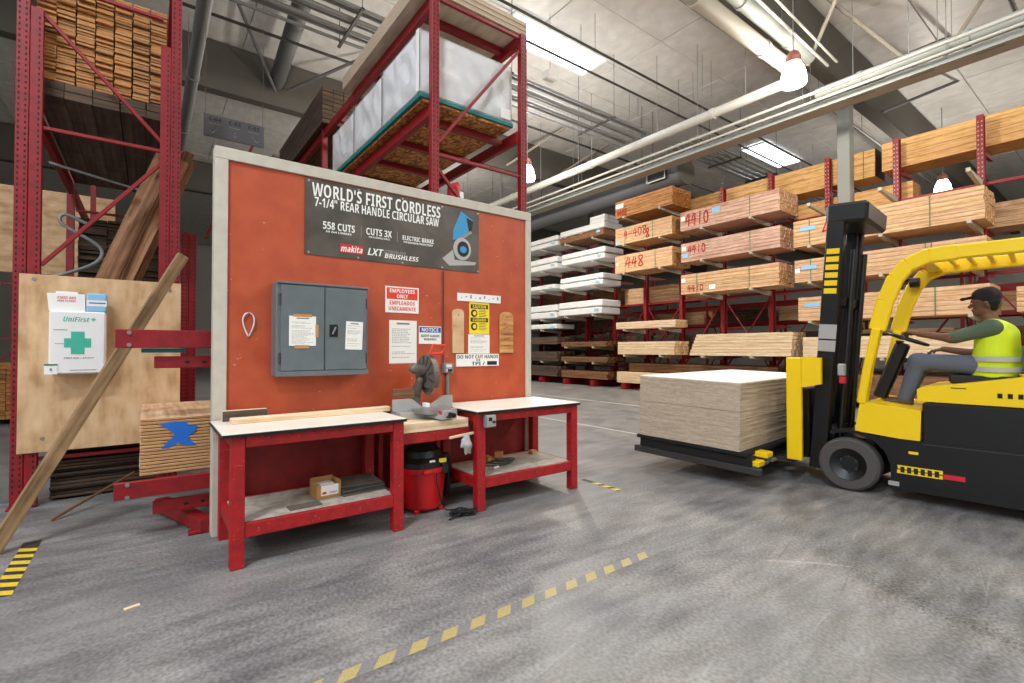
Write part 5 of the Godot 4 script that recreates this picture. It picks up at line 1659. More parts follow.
	# second rack row further back, seen through the gaps
	var r2 := thing("pallet_rack", "red pallet rack row in the next aisle seen through the lumber rack gaps", "rack", Vector3.ZERO, 0.0, "red pallet racks")
	for k in 8:
		var z := 2.0 - k * 2.7
		for x in [19.0, 20.1]:
			slab("post", Vector3(x, 0, z - 0.04), Vector3(x + 0.09, 4.6, z + 0.04), mats.rack_red, r2)
		bar("brace", Vector3(19.09, 0.4, z), Vector3(20.1, 1.6, z), 0.04, 0.04, mats.rack_red, r2)
		bar("brace", Vector3(20.1, 1.7, z), Vector3(19.09, 2.9, z), 0.04, 0.04, mats.rack_red, r2)
		if k > 0:
			for y in [0.25, 1.5, 2.35, 3.1]:
				for x in [19.02, 20.12]:
					slab("beam", Vector3(x, y, z + 0.041), Vector3(x + 0.05, y + 0.12, z + 2.66), mats.rack_red, r2)
	n = 0
	for k in 7:
		for y in [0.375, 1.625, 2.475]:
			var m2: String = ["brown_board", "pine", "dark_board", "pale_pine"][n % 4]
			stack("board_bundle", ["brown", "yellow pine", "dark", "pale pine"][n % 4] + " timber stack on the " + ["bottom", "middle", "top"][n % 3] + " level of the red rack in the next aisle", "lumber", "timber stacks in the next aisle", 19.12, 20.05, y, y + 0.3 + 0.12 * (n % 3), 2.0 - k * 2.7 - 2.5, 2.0 - k * 2.7 - 0.2, 4, 5, mats[m2], 0.02, 0.2)
			n += 1

# ------------------------------------------------------------------ forklift, its load and its driver
# forklift space: forward is -z, its left side (towards the camera) is -x
const FORK_AT := Vector3(6.06, 0, -1.89)
const FORK_TURN := 0.0873
var side_xf := Transform3D(Basis(Vector3(0, 0, -1), Vector3(0, 1, 0), Vector3(1, 0, 0)), Vector3.ZERO)

func F(u: float, y: float, v: float) -> Vector3:
	return Vector3(-v, y, -u)

func side_prism(called: String, poly: Array, v: float, depth: float, m: Material, parent: Node) -> MeshInstance3D:
	var st := begin()
	var pv := PackedVector2Array()
	for q in poly:
		pv.append(Vector2(q[0], q[1]))
	aprism(st, pv, depth, Transform3D(side_xf.basis, Vector3(-v, 0, 0)))
	return part(called, st.commit(), m, parent)

func fbox(called: String, u0: float, u1: float, y0: float, y1: float, v0: float, v1: float, m: Material, parent: Node, bevel := 0.006) -> MeshInstance3D:
	return slab(called, F(u0, y0, v0), F(u1, y1, v1), m, parent, bevel)

func build_forklift():
	var t := thing("forklift", "yellow and black electric forklift carrying a stack of boards", "forklift", FORK_AT, FORK_TURN)
	# chassis
	var ch := [[-0.34, 0.1], [-2.05, 0.1], [-2.12, 0.2], [-2.12, 0.54], [-0.06, 0.575], [-0.2, 0.53], [-0.29, 0.44], [-0.335, 0.33]]
	side_prism("chassis", ch, 0.0, 1.06, mats.fork_black, t)
	fbox("front_axle", -0.1, 0.12, 0.14, 0.5, -0.3, 0.3, mats.fork_black, t)
	side_prism("cowl_panel", [[-0.058, 0.6], [-0.552, 0.556], [-0.562, 0.84], [-0.16, 0.885], [-0.1, 0.87]], 0.0, 1.05, mats.fork_yellow, t)
	fbox("battery_panel", -2.1, -0.57, 0.545, 0.915, -0.525, 0.525, mats.fork_black, t, 0.01)
	fbox("panel_seam", -2.1, -0.57, 0.538, 0.5445, -0.5315, 0.5315, mats.dark_steel, t, 0.0)
	side_prism("hood", [[-0.535, 0.925], [-0.53, 1.03], [-0.56, 1.055], [-0.8, 1.09], [-1.2, 1.165], [-1.7, 1.18], [-2.1, 1.1], [-2.14, 0.92]], 0.0, 1.0, mats.fork_yellow, t)
	side_prism("counterweight", [[-2.125, 0.15], [-2.4, 0.2], [-2.46, 0.5], [-2.42, 1.0], [-2.145, 1.1]], 0.0, 1.04, mats.fork_yellow, t)
	fbox("hood_slot", -0.86, -0.76, 1.055, 1.062, 0.5, 0.503, mats.black_matte, t, 0.0)
	for k in 3:
		fbox("hood_badge", -1.2 + k * 0.06, -1.17 + k * 0.06, 0.99, 1.03, 0.5, 0.503, mats.black_matte, t, 0.0)
	# decal strip
	for k in 2:
		fbox("decal_strip", -0.705, -0.385, 0.252 + k * 0.042, 0.284 + k * 0.042, 0.5305, 0.533, mats.fork_yellow, t, 0.0)
	for k in 6:
		fbox("decal_mark", -0.68 + k * 0.048, -0.65 + k * 0.048, 0.262, 0.316, 0.533, 0.534, mats.print_black, t, 0.0)
	fbox("decal_red", -0.85, -0.71, 0.258, 0.3, 0.5305, 0.533, mats.print_red, t, 0.0)
	fbox("decal_small", -0.54, -0.47, 0.44, 0.465, 0.5305, 0.533, mats.fork_yellow, t, 0.0)
	fbox("step_label", -0.4, -0.32, 0.13, 0.17, 0.5305, 0.534, mats.cast_grey, t, 0.0)
	# wheels and fenders
	for s in [-1, 1]:
		for q in [[0.0, 0.262, 0.1, 0.44], [-1.62, 0.2, 0.08, 0.42]]:
			var st := begin()
			var R: float = q[1]
			var hw: float = q[2]
			alathe(st, [Vector2(R * 0.6, -hw), Vector2(R * 0.9, -hw), Vector2(R * 0.985, -hw * 0.75), Vector2(R, -hw * 0.4), Vector2(R, hw * 0.4), Vector2(R * 0.985, hw * 0.75), Vector2(R * 0.9, hw), Vector2(R * 0.6, hw)], 36, Transform3D(Basis.from_euler(Vector3(0, 0, PI / 2)), Vector3.ZERO))
			var w := part("wheel", st.commit(), mats.tyre, t, Transform3D(Basis.IDENTITY, F(q[0], R, s * q[3])))
			st = begin()
			alathe(st, [Vector2(0.0, -hw * 0.5), Vector2(R * 0.3, -hw * 0.5), Vector2(R * 0.45, -hw * 0.7), Vector2(R * 0.6, -hw * 0.9), Vector2(R * 0.6, hw * 0.9), Vector2(R * 0.45, hw * 0.7), Vector2(R * 0.3, hw * 0.5), Vector2(0.0, hw * 0.5)], 24, Transform3D(Basis.from_euler(Vector3(0, 0, PI / 2)), Vector3.ZERO))
			part("rim", st.commit(), mats.black, w)
			for k in 6:
				var an := TAU * k / 6.0
				rod("wheel_nut", Vector3(-s * hw * 0.5, cos(an) * R * 0.28, sin(an) * R * 0.28), Vector3(-s * hw * 0.72, cos(an) * R * 0.28, sin(an) * R * 0.28), 0.012, mats.dark_steel, w, 6)
		var arc := []
		for k in 13:
			var an := deg_to_rad(62.0 + k * 9.5)
			arc.append([cos(an) * 0.375 - 0.02, 0.262 + sin(an) * 0.345])
		for k in 13:
			var an := deg_to_rad(62.0 + (12 - k) * 9.5)
			arc.append([cos(an) * 0.345 - 0.02, 0.262 + sin(an) * 0.315])
		side_prism("fender", arc, s * 0.43, 0.21, mats.fork_black, t)
	# overhead guard
	for s in [-1, 1]:
		var v: float = s * 0.47
		var pts := [F(-0.11, 0.87, v), F(-0.16, 1.2, v), F(-0.235, 1.58, v), F(-0.30, 1.85, v), F(-0.38, 2.06, v), F(-0.47, 2.18, v), F(-0.62, 2.245, v), F(-0.8, 2.25, v)]
		for k in pts.size() - 1:
			bar("guard_leg", pts[k], pts[k + 1] + (pts[k + 1] - pts[k]).normalized() * 0.02, 0.07, 0.135, mats.fork_yellow, t, 0.012)
		bar("guard_rail", F(-0.8, 2.25, v), F(-1.9, 2.25, v), 0.07, 0.12, mats.fork_yellow, t, 0.012)
		bar("rear_leg", F(-1.88, 2.2, v), F(-2.0, 1.1, v), 0.07, 0.09, mats.fork_yellow, t, 0.012)
		rod("work_light", F(-0.44, 2.1, s * 0.36), F(-0.36, 2.1, s * 0.36), 0.05, mats.black, t, 12)
	for k in 9:
		fbox("guard_bar", -0.74 - k * 0.135, -0.70 - k * 0.135, 2.235, 2.275, -0.43, 0.43, mats.fork_yellow, t, 0.008)
	fbox("guard_front_bar", -0.62, -0.5, 2.2, 2.28, -0.43, 0.43, mats.fork_yellow, t, 0.01)
	fbox("amber_light", -0.58, -0.5, 2.14, 2.18, 0.3, 0.42, mats.orange_lamp, t, 0.01)
	# mast, tilted back a little
	var mast := Node3D.new()
	mast.name = "mast"
	t.add_child(mast)
	mast.position = F(0.31, 0.15, 0)
	mast.rotation.x = deg_to_rad(4.2)
	for s in [-1, 1]:
		var r := fbox("outer_rail", -0.085, 0.075, 0.0, 2.68, s * 0.3, s * 0.4, mats.fork_black, mast, 0.01)
		if s > 0:
			for k in 6:
				slab("caution_sticker", Vector3(-0.0525, 0.9 - k * 0.082, -0.06), Vector3(-0.0505, 0.955 - k * 0.082, 0.055), mats.fork_yellow, r, 0.0)
			slab("white_label", Vector3(-0.0525, 0.02, -0.078), Vector3(-0.0505, 0.17, 0.082), mats.cast_grey, r, 0.0)
			slab("white_label", Vector3(-0.0525, -0.11, -0.078), Vector3(-0.0505, 0.005, 0.082), mats.cast_grey, r, 0.0)
		fbox("inner_rail", -0.06, 0.05, 0.1, 2.6, s * 0.22, s * 0.298, mats.fork_black, mast, 0.008)
		rod("lift_cylinder", F(-0.14, 0.1, s * 0.2), F(-0.14, 2.3, s * 0.2), 0.03, mats.black, mast, 12)
		var st := begin()
		atube(st, [F(0.02, 0.5, s * 0.1), F(0.02, 1.5, s * 0.1), F(0.02, 2.4, s * 0.1)], 0.014, 6)
		part("hose", st.commit(), mats.black_matte, mast)
	fbox("top_crossbar", -0.28, 0.09, 2.55, 2.76, -0.41, 0.41, mats.fork_black, mast, 0.03)
	fbox("crossbar", -0.12, 0.02, 1.7, 1.8, -0.3, 0.3, mats.fork_black, mast, 0.01)
	fbox("crossbar", -0.12, 0.02, 0.3, 0.42, -0.3, 0.3, mats.fork_black, mast, 0.01)
	# carriage and yellow backrest
	fbox("carriage", 0.37, 0.47, 0.25, 0.98, -0.42, 0.42, mats.fork_black, t, 0.01)
	for k in 3:
		fbox("carriage_bar", 0.475, 0.53, 0.3 + k * 0.22, 0.38 + k * 0.22, -0.5, 0.5, mats.dark_steel, t, 0.006)
	for s in [-1, 1]:
		fbox("backrest_post", 0.4, 0.545, 0.23, 1.31, s * 0.505, s * 0.56, mats.fork_yellow, t, 0.008)
		side_prism("backrest_plate", [[0.22, 1.04], [0.398, 1.0], [0.398, 1.31], [0.22, 1.31]], s * 0.53, 0.05, mats.fork_yellow, t)
		fbox("fork", 0.535, 1.8, 0.16, 0.205, s * 0.28 - 0.06, s * 0.28 + 0.06, mats.dark_steel, t, 0.006)
		fbox("fork_shank", 0.535, 0.58, 0.206, 0.75, s * 0.28 - 0.06, s * 0.28 + 0.06, mats.dark_steel, t, 0.006)
	fbox("backrest_top", 0.45, 0.54, 1.25, 1.31, -0.5, 0.5, mats.fork_yellow, t, 0.008)
	# lights, controls, seat
	fbox("front_light", 0.03, 0.09, 1.13, 1.25, 0.42, 0.5, mats.cast_grey, t, 0.01)
	fbox("red_light", 0.03, 0.08, 1.05, 1.125, 0.42, 0.49, mats.print_red, t, 0.01)
	bar("steering_column", F(-0.16, 0.9, 0), F(-0.36, 1.46, 0), 0.1, 0.12, mats.black, t, 0.02)
	var st3 := begin()
	var ring := []
	for k in 21:
		var an := TAU * k / 20.0
		ring.append(Vector3(0.17 * cos(an), 0.0, 0.17 * sin(an)))
	atube(st3, ring, 0.014, 8, Color.WHITE, 1)
	part("steering_wheel", st3.commit(), mats.black, t, Transform3D(Basis.from_euler(Vector3(deg_to_rad(-22), 0, 0)).inverse(), F(-0.39, 1.5, 0)))
	bar("wheel_spoke", F(-0.33, 1.475, 0.15), F(-0.33, 1.475, -0.15), 0.02, 0.02, mats.black, t)
	bar("lever", F(-0.42, 1.1, -0.3), F(-0.47, 1.36, -0.22), 0.02, 0.02, mats.black, t)
	fbox("floor_plate", -0.55, -0.16, 0.82, 0.842, -0.5, 0.5, mats.dark_steel, t, 0.002)
	fbox("seat_base", -1.26, -0.72, 1.085, 1.16, -0.24, 0.24, mats.seat_black, t, 0.03)
	side_prism("seat_back", [[-1.2, 1.12], [-1.3, 1.12], [-1.4, 1.55], [-1.3, 1.57]], 0.0, 0.44, mats.seat_black, t)
	skid_with_boards()
	driver()

func skid_with_boards():
	var tilt := deg_to_rad(1.5)
	var s := thing("skid", "black steel skid on the forks under the board stack", "skid", FORK_AT, FORK_TURN)
	s.rotation.x = tilt
	for v in [-1.2, 0.0, 1.2]:
		fbox("runner", 0.56, 2.0, 0.135, 0.205, v - 0.03, v + 0.03, mats.dark_steel, s, 0.006)
		fbox("spacer", 0.66, 1.94, 0.206, 0.3, v - 0.06 if v < 0.5 else 1.08, v + 0.06 if v < 0.5 else 1.2, mats.black_matte, s, 0.004)
	fbox("deck", 0.7, 1.97, 0.301, 0.338, -1.23, 1.23, mats.black_matte, s, 0.004)
	for k in 2:
		fbox("corner_clamp", 0.6 - k * 0.02, 0.76, 0.206 + k * 0.07, 0.262 + k * 0.07, 1.02 - k * 0.16, 1.17 - k * 0.16, mats.fork_yellow, s, 0.008)
		fbox("clamp_foot", 0.6, 0.69, 0.206, 0.24, 0.7 + k * 0.2, 0.82 + k * 0.2, mats.steel, s, 0.006)
	var b := thing("board_stack", "tall stack of grey-brown fibreboard sheets on the forklift", "stack", FORK_AT, FORK_TURN)
	b.rotation.x = tilt
	var st := begin()
	var y := 0.34
	for k in 55:
		var g := 1.0 - rng.randf() * 0.1
		var j := rng.randf_range(-0.004, 0.004)
		abox(st, Transform3D(Basis.IDENTITY, F(1.355 + j, y + 0.0061, j * 0.5)), Vector3(2.44, 0.0118, 1.17), 0.0, Color(g, g, g), Vector2(rng.randf(), rng.randf()))
		y += 0.0124 + (0.004 if k == 31 else 0.0)
	part("sheets", st.commit(), mats.fibreboard, b).set_meta("kind", "stuff")
	fbox("top_sheet", 0.77, 1.94, y + 0.0005, y + 0.012, -1.22, 1.22, mats.fibre_face, b, 0.001)

func hand_bones(w: Vector3, dir: Vector3, palm_n: Vector3, thumb: Vector3) -> Array:
	# palm from wrist w along dir; fingers curl towards palm_n
	var side := dir.cross(palm_n).normalized()
	var k := w + dir * 0.085
	var r := []
	for i in 4:
		var o := side * (0.026 - 0.0175 * i)
		r.append([w + o * 0.6, k + o, 0.016, 0.0125])
		var ln: float = [0.034, 0.039, 0.036, 0.028][i]
		var p1 := k + o + dir * ln * 0.8 + palm_n * 0.012
		var p2 := p1 + (dir * 0.2 + palm_n) .normalized() * ln * 0.8
		var p3 := p2 + (palm_n * 0.6 - dir * 0.8).normalized() * ln * 0.6
		r.append([k + o, p1, 0.0105, 0.0095])
		r.append([p1, p2, 0.0095, 0.009])
		r.append([p2, p3, 0.009, 0.008])
	var tb := w + dir * 0.03 + thumb * 0.022
	var t1 := tb + (dir + thumb).normalized() * 0.035
	var t2 := t1 + (dir * 0.6 + palm_n * 0.8).normalized() * 0.03
	r.append([tb, t1, 0.013, 0.0105])
	r.append([t1, t2, 0.0105, 0.009])
	return r

func driver():
	var p := thing("person", "driver in lime safety vest, olive shirt, jeans and black cap on the forklift", "person", FORK_AT, FORK_TURN)
	var hip := F(-1.02, 1.25, 0)
	var chest := F(-1.015, 1.5, 0)
	var neck := F(-0.985, 1.66, 0)
	var head := F(-0.955, 1.82, 0)
	var sl := F(-1.0, 1.585, 0.19)
	var sr := F(-1.0, 1.585, -0.19)
	var el := F(-0.745, 1.5, 0.255)
	var er := F(-0.9, 1.35, -0.26)
	var wl := F(-0.505, 1.545, 0.19)
	var wr := F(-0.63, 1.4, -0.24)
	var hl := F(-1.0, 1.24, 0.095)
	var hr := F(-1.0, 1.24, -0.095)
	var kl := F(-0.49, 1.28, 0.14)
	var kr := F(-0.48, 1.26, -0.14)
	var al := F(-0.385, 0.9, 0.13)
	var ar := F(-0.35, 0.9, -0.13)
	var torso := [[F(-1.01, 1.25, 0.07), F(-1.015, 1.5, 0.085), 0.115, 0.115], [F(-1.01, 1.25, -0.07), F(-1.015, 1.5, -0.085), 0.115, 0.115], [F(-1.005, 1.57, 0.1), F(-1.005, 1.57, -0.1), 0.085, 0.085]]
	var st := begin()
	var bones := torso.duplicate()
	for q in [[chest, neck, 0.075, 0.055], [neck, head + Vector3(0, -0.05, 0), 0.054, 0.052], [sl, el, 0.052, 0.042], [el, wl, 0.041, 0.029], [sr, er, 0.052, 0.042], [er, wr, 0.041, 0.029], [hl, kl, 0.085, 0.06], [kl, al, 0.056, 0.04], [hr, kr, 0.085, 0.06], [kr, ar, 0.056, 0.04], [sl, F(-1.005, 1.57, 0.08), 0.062, 0.07], [sr, F(-1.005, 1.57, -0.08), 0.062, 0.07]]:
		bones.append(q)
	blend_mesh(bones, 0.014, 0.04, st)
	# head with nose, brow, jaw, ears; faces forward (-z), slightly down
	var H := head
	blend_mesh([[H + F(-0.015, 0.03, 0), H + F(-0.03, 0.0, 0), 0.088, 0.08], [H + F(0.03, 0.02, 0), H + F(0.03, -0.05, 0), 0.066, 0.05], [H + F(0.05, -0.085, 0.0), H + F(0.0, -0.07, 0.0), 0.035, 0.05], [H + F(0.088, 0.0, 0), H + F(0.106, -0.028, 0), 0.009, 0.015], [H + F(0.083, 0.02, 0.03), H + F(0.083, 0.02, -0.03), 0.014, 0.014], [H + F(0.083, -0.062, 0.015), H + F(0.083, -0.062, -0.015), 0.012, 0.012], [H + F(-0.015, 0.0, 0.082), H + F(-0.02, -0.03, 0.08), 0.018, 0.012], [H + F(-0.015, 0.0, -0.082), H + F(-0.02, -0.03, -0.08), 0.018, 0.012], [H + F(-0.01, -0.06, 0), neck, 0.055, 0.052]], 0.006, 0.016, st)
	var dl := (F(-0.4, 1.57, 0.15) - wl).normalized()
	blend_mesh(hand_bones(wl, dl, (Vector3.DOWN - dl * Vector3.DOWN.dot(dl)).normalized(), Vector3(1, 0, 0)), 0.0045, 0.008, st)
	var dr := F(0.95, -0.25, 0.1).normalized()
	blend_mesh(hand_bones(wr, dr, (Vector3.DOWN - dr * Vector3.DOWN.dot(dr)).normalized(), Vector3(-1, 0, 0)), 0.0045, 0.008, st)
	part("body", st.commit(), mats.skin, p)
	for s in [-1, 1]:
		var st2 := begin()
		alathe(st2, [Vector2(0, -0.008), Vector2(0.008, 0), Vector2(0, 0.008)], 8, Transform3D(Basis.IDENTITY, H + F(0.089, 0.003, s * 0.03)))
		part("eye", st2.commit(), mats.white, p)
	# beard shadow and hair under the cap
	st = begin()
	blend_mesh([[H + F(-0.045, 0.01, 0.04), H + F(-0.05, -0.035, 0.03), 0.06, 0.04], [H + F(-0.045, 0.01, -0.04), H + F(-0.05, -0.035, -0.03), 0.06, 0.04]], 0.008, 0.02, st)
	part("hair", st.commit(), mats.black_matte, p)
	# cap with brim
	st = begin()
	blend_mesh([[H + F(-0.025, 0.075, 0), H + F(0.02, 0.065, 0), 0.078, 0.076], [H + F(-0.03, 0.045, 0.03), H + F(-0.03, 0.045, -0.03), 0.073, 0.073]], 0.008, 0.03, st)
	blend_mesh([[H + F(0.09, 0.058, 0.035), H + F(0.155, 0.045, 0.02), 0.012, 0.008], [H + F(0.09, 0.058, -0.035), H + F(0.155, 0.045, -0.02), 0.012, 0.008], [H + F(0.09, 0.06, 0.0), H + F(0.165, 0.046, 0.0), 0.013, 0.008], [H + F(0.155, 0.045, 0.02), H + F(0.155, 0.045, -0.02), 0.008, 0.008]], 0.005, 0.02, st)
	part("cap", st.commit(), mats.cap_black, p)
	# shirt, vest, trousers, boots
	st = begin()
	var sh := []
	for q in torso:
		sh.append([q[0], q[1], q[2] + 0.008, q[3] + 0.008])
	for q in [[sl, sl.lerp(el, 0.92), 0.066, 0.058], [sr, sr.lerp(er, 0.92), 0.066, 0.058], [sl, F(-1.005, 1.57, 0.08), 0.07, 0.076], [sr, F(-1.005, 1.57, -0.08), 0.07, 0.076], [chest, neck + Vector3(0, -0.03, 0), 0.08, 0.066]]:
		sh.append(q)
	blend_mesh(sh, 0.014, 0.04, st)
	part("shirt", st.commit(), mats.shirt_olive, p)
	st = begin()
	blend_mesh([[F(-1.005, 1.17, 0.09), F(-1.015, 1.5, 0.096), 0.145, 0.132], [F(-1.005, 1.17, -0.09), F(-1.015, 1.5, -0.096), 0.145, 0.132], [F(-1.01, 1.575, 0.12), F(-1.01, 1.575, -0.12), 0.096, 0.096], [F(-1.06, 1.25, 0.0), F(-1.06, 1.52, 0.0), 0.125, 0.115], [F(-0.97, 1.25, 0.05), F(-0.97, 1.25, -0.05), 0.13, 0.13]], 0.014, 0.05, st)
	var vest := part("vest", st.commit(), mats.vest_lime, p)
	for q in [[1.31, 0.254, 0.172], [1.22, 0.256, 0.174]]:
		st = begin()
		alathe(st, [Vector2(1.0, -0.022), Vector2(1.0, 0.022), Vector2(0.97, 0.022)], 36, Transform3D(Basis(Vector3(q[1], 0, 0), Vector3(0, 1, 0.12), Vector3(0, 0, q[2])), F(-1.015, q[0], 0)))
		part("reflective_band", st.commit(), mats.vest_grey, vest)
	st = begin()
	blend_mesh([[hl, hr, 0.115, 0.115], [hl, kl, 0.1, 0.075], [kl, kl.lerp(al, 0.95), 0.073, 0.062], [hr, kr, 0.1, 0.075], [kr, kr.lerp(ar, 0.95), 0.073, 0.062]], 0.013, 0.04, st)
	part("trousers", st.commit(), mats.jeans, p)
	for q in [[al, 0.13], [ar, -0.13]]:
		st = begin()
		blend_mesh([[q[0], q[0] + F(0.0, -0.02, 0), 0.052, 0.05], [q[0] + F(-0.03, -0.025, 0), q[0] + F(0.14, -0.03, 0), 0.036, 0.034]], 0.008, 0.02, st)
		part("boot", st.commit(), mats.boots, p)

# ------------------------------------------------------------------ roof services
func pipe(called: String, label: String, category: String, a: Vector3, b: Vector3, r: float, m: Material, hang := 0.0, joints := 0, group := "") -> Node3D:
	var t := thing(called, label, category, a, 0.0, group)
	var d := b - a
	rod("pipe", Vector3.ZERO, d, r, m, t, 16)
	for k in joints:
		var q := d * ((k + 0.5) / joints)
		rod("coupling", q - d.normalized() * 0.05, q + d.normalized() * 0.05, r * 1.13, m, t, 16)
	if hang > 0.0:
		var n := int(d.length() / hang)
		for k in n:
			var q := d * ((k + 0.5) / n)
			rod("hanger", q + Vector3(0, r, 0), q + Vector3(0, CEIL - a.y, 0), 0.008, mats.galvanised, t, 6)
	return t

func build_services():
	pipe("main_pipe", "thick white pipe running down the aisle above the short lumber bundles", "pipe", Vector3(11.45, 7.4, -4.6), Vector3(11.45, 7.4, -30), 0.12, mats.pipe_white, 2.4, 6)
	pipe("main_pipe", "thick pale pipe running to the upper right corner over the forklift", "pipe", Vector3(12.6, 7.4, 4.0), Vector3(12.6, 7.4, -4.75), 0.15, mats.column_grey, 1.3, 5)
	# strut tray beneath
	var t := thing("strut_tray", "long grey strut tray with conduits under the pale roof pipes", "tray", Vector3(12.75, 7.0, 4.0))
	slab("channel", Vector3(-0.3, 0.0, -34), Vector3(0.1, 0.05, 0), mats.pipe_beige, t, 0.005)
	slab("side_rail", Vector3(-0.32, 0.0, -34), Vector3(-0.301, 0.14, 0), mats.column_grey, t, 0.003)
	slab("side_rail", Vector3(0.101, 0.0, -34), Vector3(0.12, 0.14, 0), mats.column_grey, t, 0.003)
	for k in 3:
		rod("conduit", Vector3(-0.18 + k * 0.13, 0.085, 0), Vector3(-0.18 + k * 0.13, 0.085, -34), 0.03, mats.galvanised, t, 8)
	for k in 12:
		for s in [-0.32, 0.12]:
			rod("hanger", Vector3(s, 0.1, -1.2 - k * 2.6), Vector3(s, CEIL - 7.0, -1.2 - k * 2.6), 0.008, mats.galvanised, t, 6)
	for k in 8:
		slab("slot", Vector3(-0.22, -0.002, -1.0 - k * 1.0), Vector3(-0.2, -0.0005, -0.6 - k * 1.0), mats.vent_dark, t, 0.0)
	pipe("conduit_pipe", "thin pale conduit along the aisle below the white pipe", "pipe", Vector3(11.9, 7.15, 4.0), Vector3(11.9, 7.15, -28), 0.035, mats.pipe_white, 4.5, 0)
	pipe("conduit_pipe", "second thin pale conduit along the aisle beside the strut tray", "pipe", Vector3(12.15, 7.08, 4.0), Vector3(12.15, 7.08, -28), 0.03, mats.pipe_white, 0, 0)
	# pipes crossing near the first girder
	pipe("cross_pipe", "thick beige pipe crossing above the bright lamp", "pipe", Vector3(4.0, 7.6, -4.8), Vector3(11.3, 7.6, -4.8), 0.15, mats.pipe_beige, 0.0, 3)
	pipe("cross_pipe", "second thick pale pipe crossing behind the bright lamp", "pipe", Vector3(4.0, 8.05, -4.68), Vector3(12.0, 8.05, -4.68), 0.14, mats.column_grey, 2.2, 4)
	pipe("conduit_pipe", "thin white conduit crossing above the thick beige pipe", "pipe", Vector3(5.0, 8.15, -4.45), Vector3(12.4, 7.9, -4.45), 0.03, mats.pipe_white)
	pipe("conduit_pipe", "second thin white conduit crossing above the lamp", "pipe", Vector3(5.0, 8.35, -4.3), Vector3(12.5, 7.95, -4.3), 0.025, mats.pipe_white)
	pipe("sprinkler_line", "dark sprinkler line beside the thick beige crossing pipe", "pipe", Vector3(0.0, 8.4, -5.62), Vector3(30.0, 8.4, -5.62), 0.04, mats.galvanised, 3.2, 8)
	pipe("sprinkler_line", "dark sprinkler line passing the near roof skylight", "pipe", Vector3(-6.0, 8.8, -8.26), Vector3(32.0, 8.8, -8.26), 0.03, mats.dark_steel, 4.0, 9)
	pipe("sprinkler_line", "dark sprinkler line with heads below the near roof skylight", "pipe", Vector3(-6.0, 8.6, -8.75), Vector3(32.0, 8.6, -8.75), 0.028, mats.dark_steel, 4.2, 9)
	pipe("sprinkler_line", "dark sprinkler line close to the far girder", "pipe", Vector3(-6.0, 8.6, -12.1), Vector3(32.0, 8.6, -12.1), 0.035, mats.dark_steel, 4.2, 9)
	pipe("sprinkler_line", "dark sprinkler line over the left rack", "pipe", Vector3(-8.0, 8.9, -1.8), Vector3(30.0, 8.9, -1.8), 0.03, mats.dark_steel, 4.0, 6)
	# conduit bank
	var cb := thing("conduit_bank", "bank of parallel grey conduits crossing the roof behind the wrapped pack", "conduits", Vector3(-6.0, 8.0, -9.2))
	for k in 7:
		rod("conduit", Vector3(0, 0.05 * (k % 2), -k * 0.2), Vector3(18.2, 0.05 * (k % 2), -k * 0.2), 0.035 + 0.01 * (k % 3), mats.galvanised, cb, 8)
	for k in 5:
		slab("strut", Vector3(2.0 + k * 3.6, -0.09, -1.35), Vector3(2.06 + k * 3.6, -0.05, 0.15), mats.dark_steel, cb)
		for z in [-1.3, 0.1]:
			rod("hanger", Vector3(2.03 + k * 3.6, -0.05, z), Vector3(2.03 + k * 3.6, CEIL - 8.0, z), 0.008, mats.dark_steel, cb, 6)
	pipe("aisle_pipe", "steep grey pipe beside the left rack running into the hall", "pipe", Vector3(0.72, 7.4, 2.0), Vector3(0.72, 7.4, -24.0), 0.12, mats.galvanised, 6.5, 8)
	pipe("roof_duct", "round grey duct meeting the far girder above the partition", "duct", Vector3(2.6, 9.2, -9.9), Vector3(2.85, 9.0, -15.0), 0.2, mats.duct_grey)
	# round air duct over the lumber rack with its grille
	var d := thing("air_duct", "big round dark grey air duct ending above the short lumber bundles", "duct", Vector3(13.75, 7.12, -9.0))
	rod("duct", Vector3.ZERO, Vector3(0, 0, -22), 0.42, mats.duct_grey, d, 28)
	rod("end_ring", Vector3(0, 0, -0.06), Vector3(0, 0, 0.03), 0.44, mats.girder_grey, d, 28)
	for k in 6:
		rod("seam", Vector3(0, 0, -1.8 - k * 3.0), Vector3(0, 0, -1.86 - k * 3.0), 0.432, mats.duct_grey, d, 28)
		for s in [-0.3, 0.3]:
			rod("hanger", Vector3(s, 0.28, -1.5 - k * 3.0), Vector3(s, CEIL - 7.12, -1.5 - k * 3.0), 0.01, mats.dark_steel, d, 6)
	var gr := slab("grille", Vector3(-0.5, -0.2, -1.15), Vector3(-0.4, 0.32, -0.45), mats.vent_dark, d, 0.004)
	for q in [[-0.28, 0.28, -0.37, -0.33], [-0.28, 0.28, 0.33, 0.37]]:
		slab("grille_frame", Vector3(-0.06, q[0], q[2]), Vector3(-0.051, q[1], q[3]), mats.pipe_white, gr, 0.0)
	for y in [-0.28, 0.24]:
		slab("grille_frame", Vector3(-0.06, y, -0.329), Vector3(-0.051, y + 0.04, 0.329), mats.pipe_white, gr, 0.0)
	# knee braces and hangers of the roof
	var n := 0
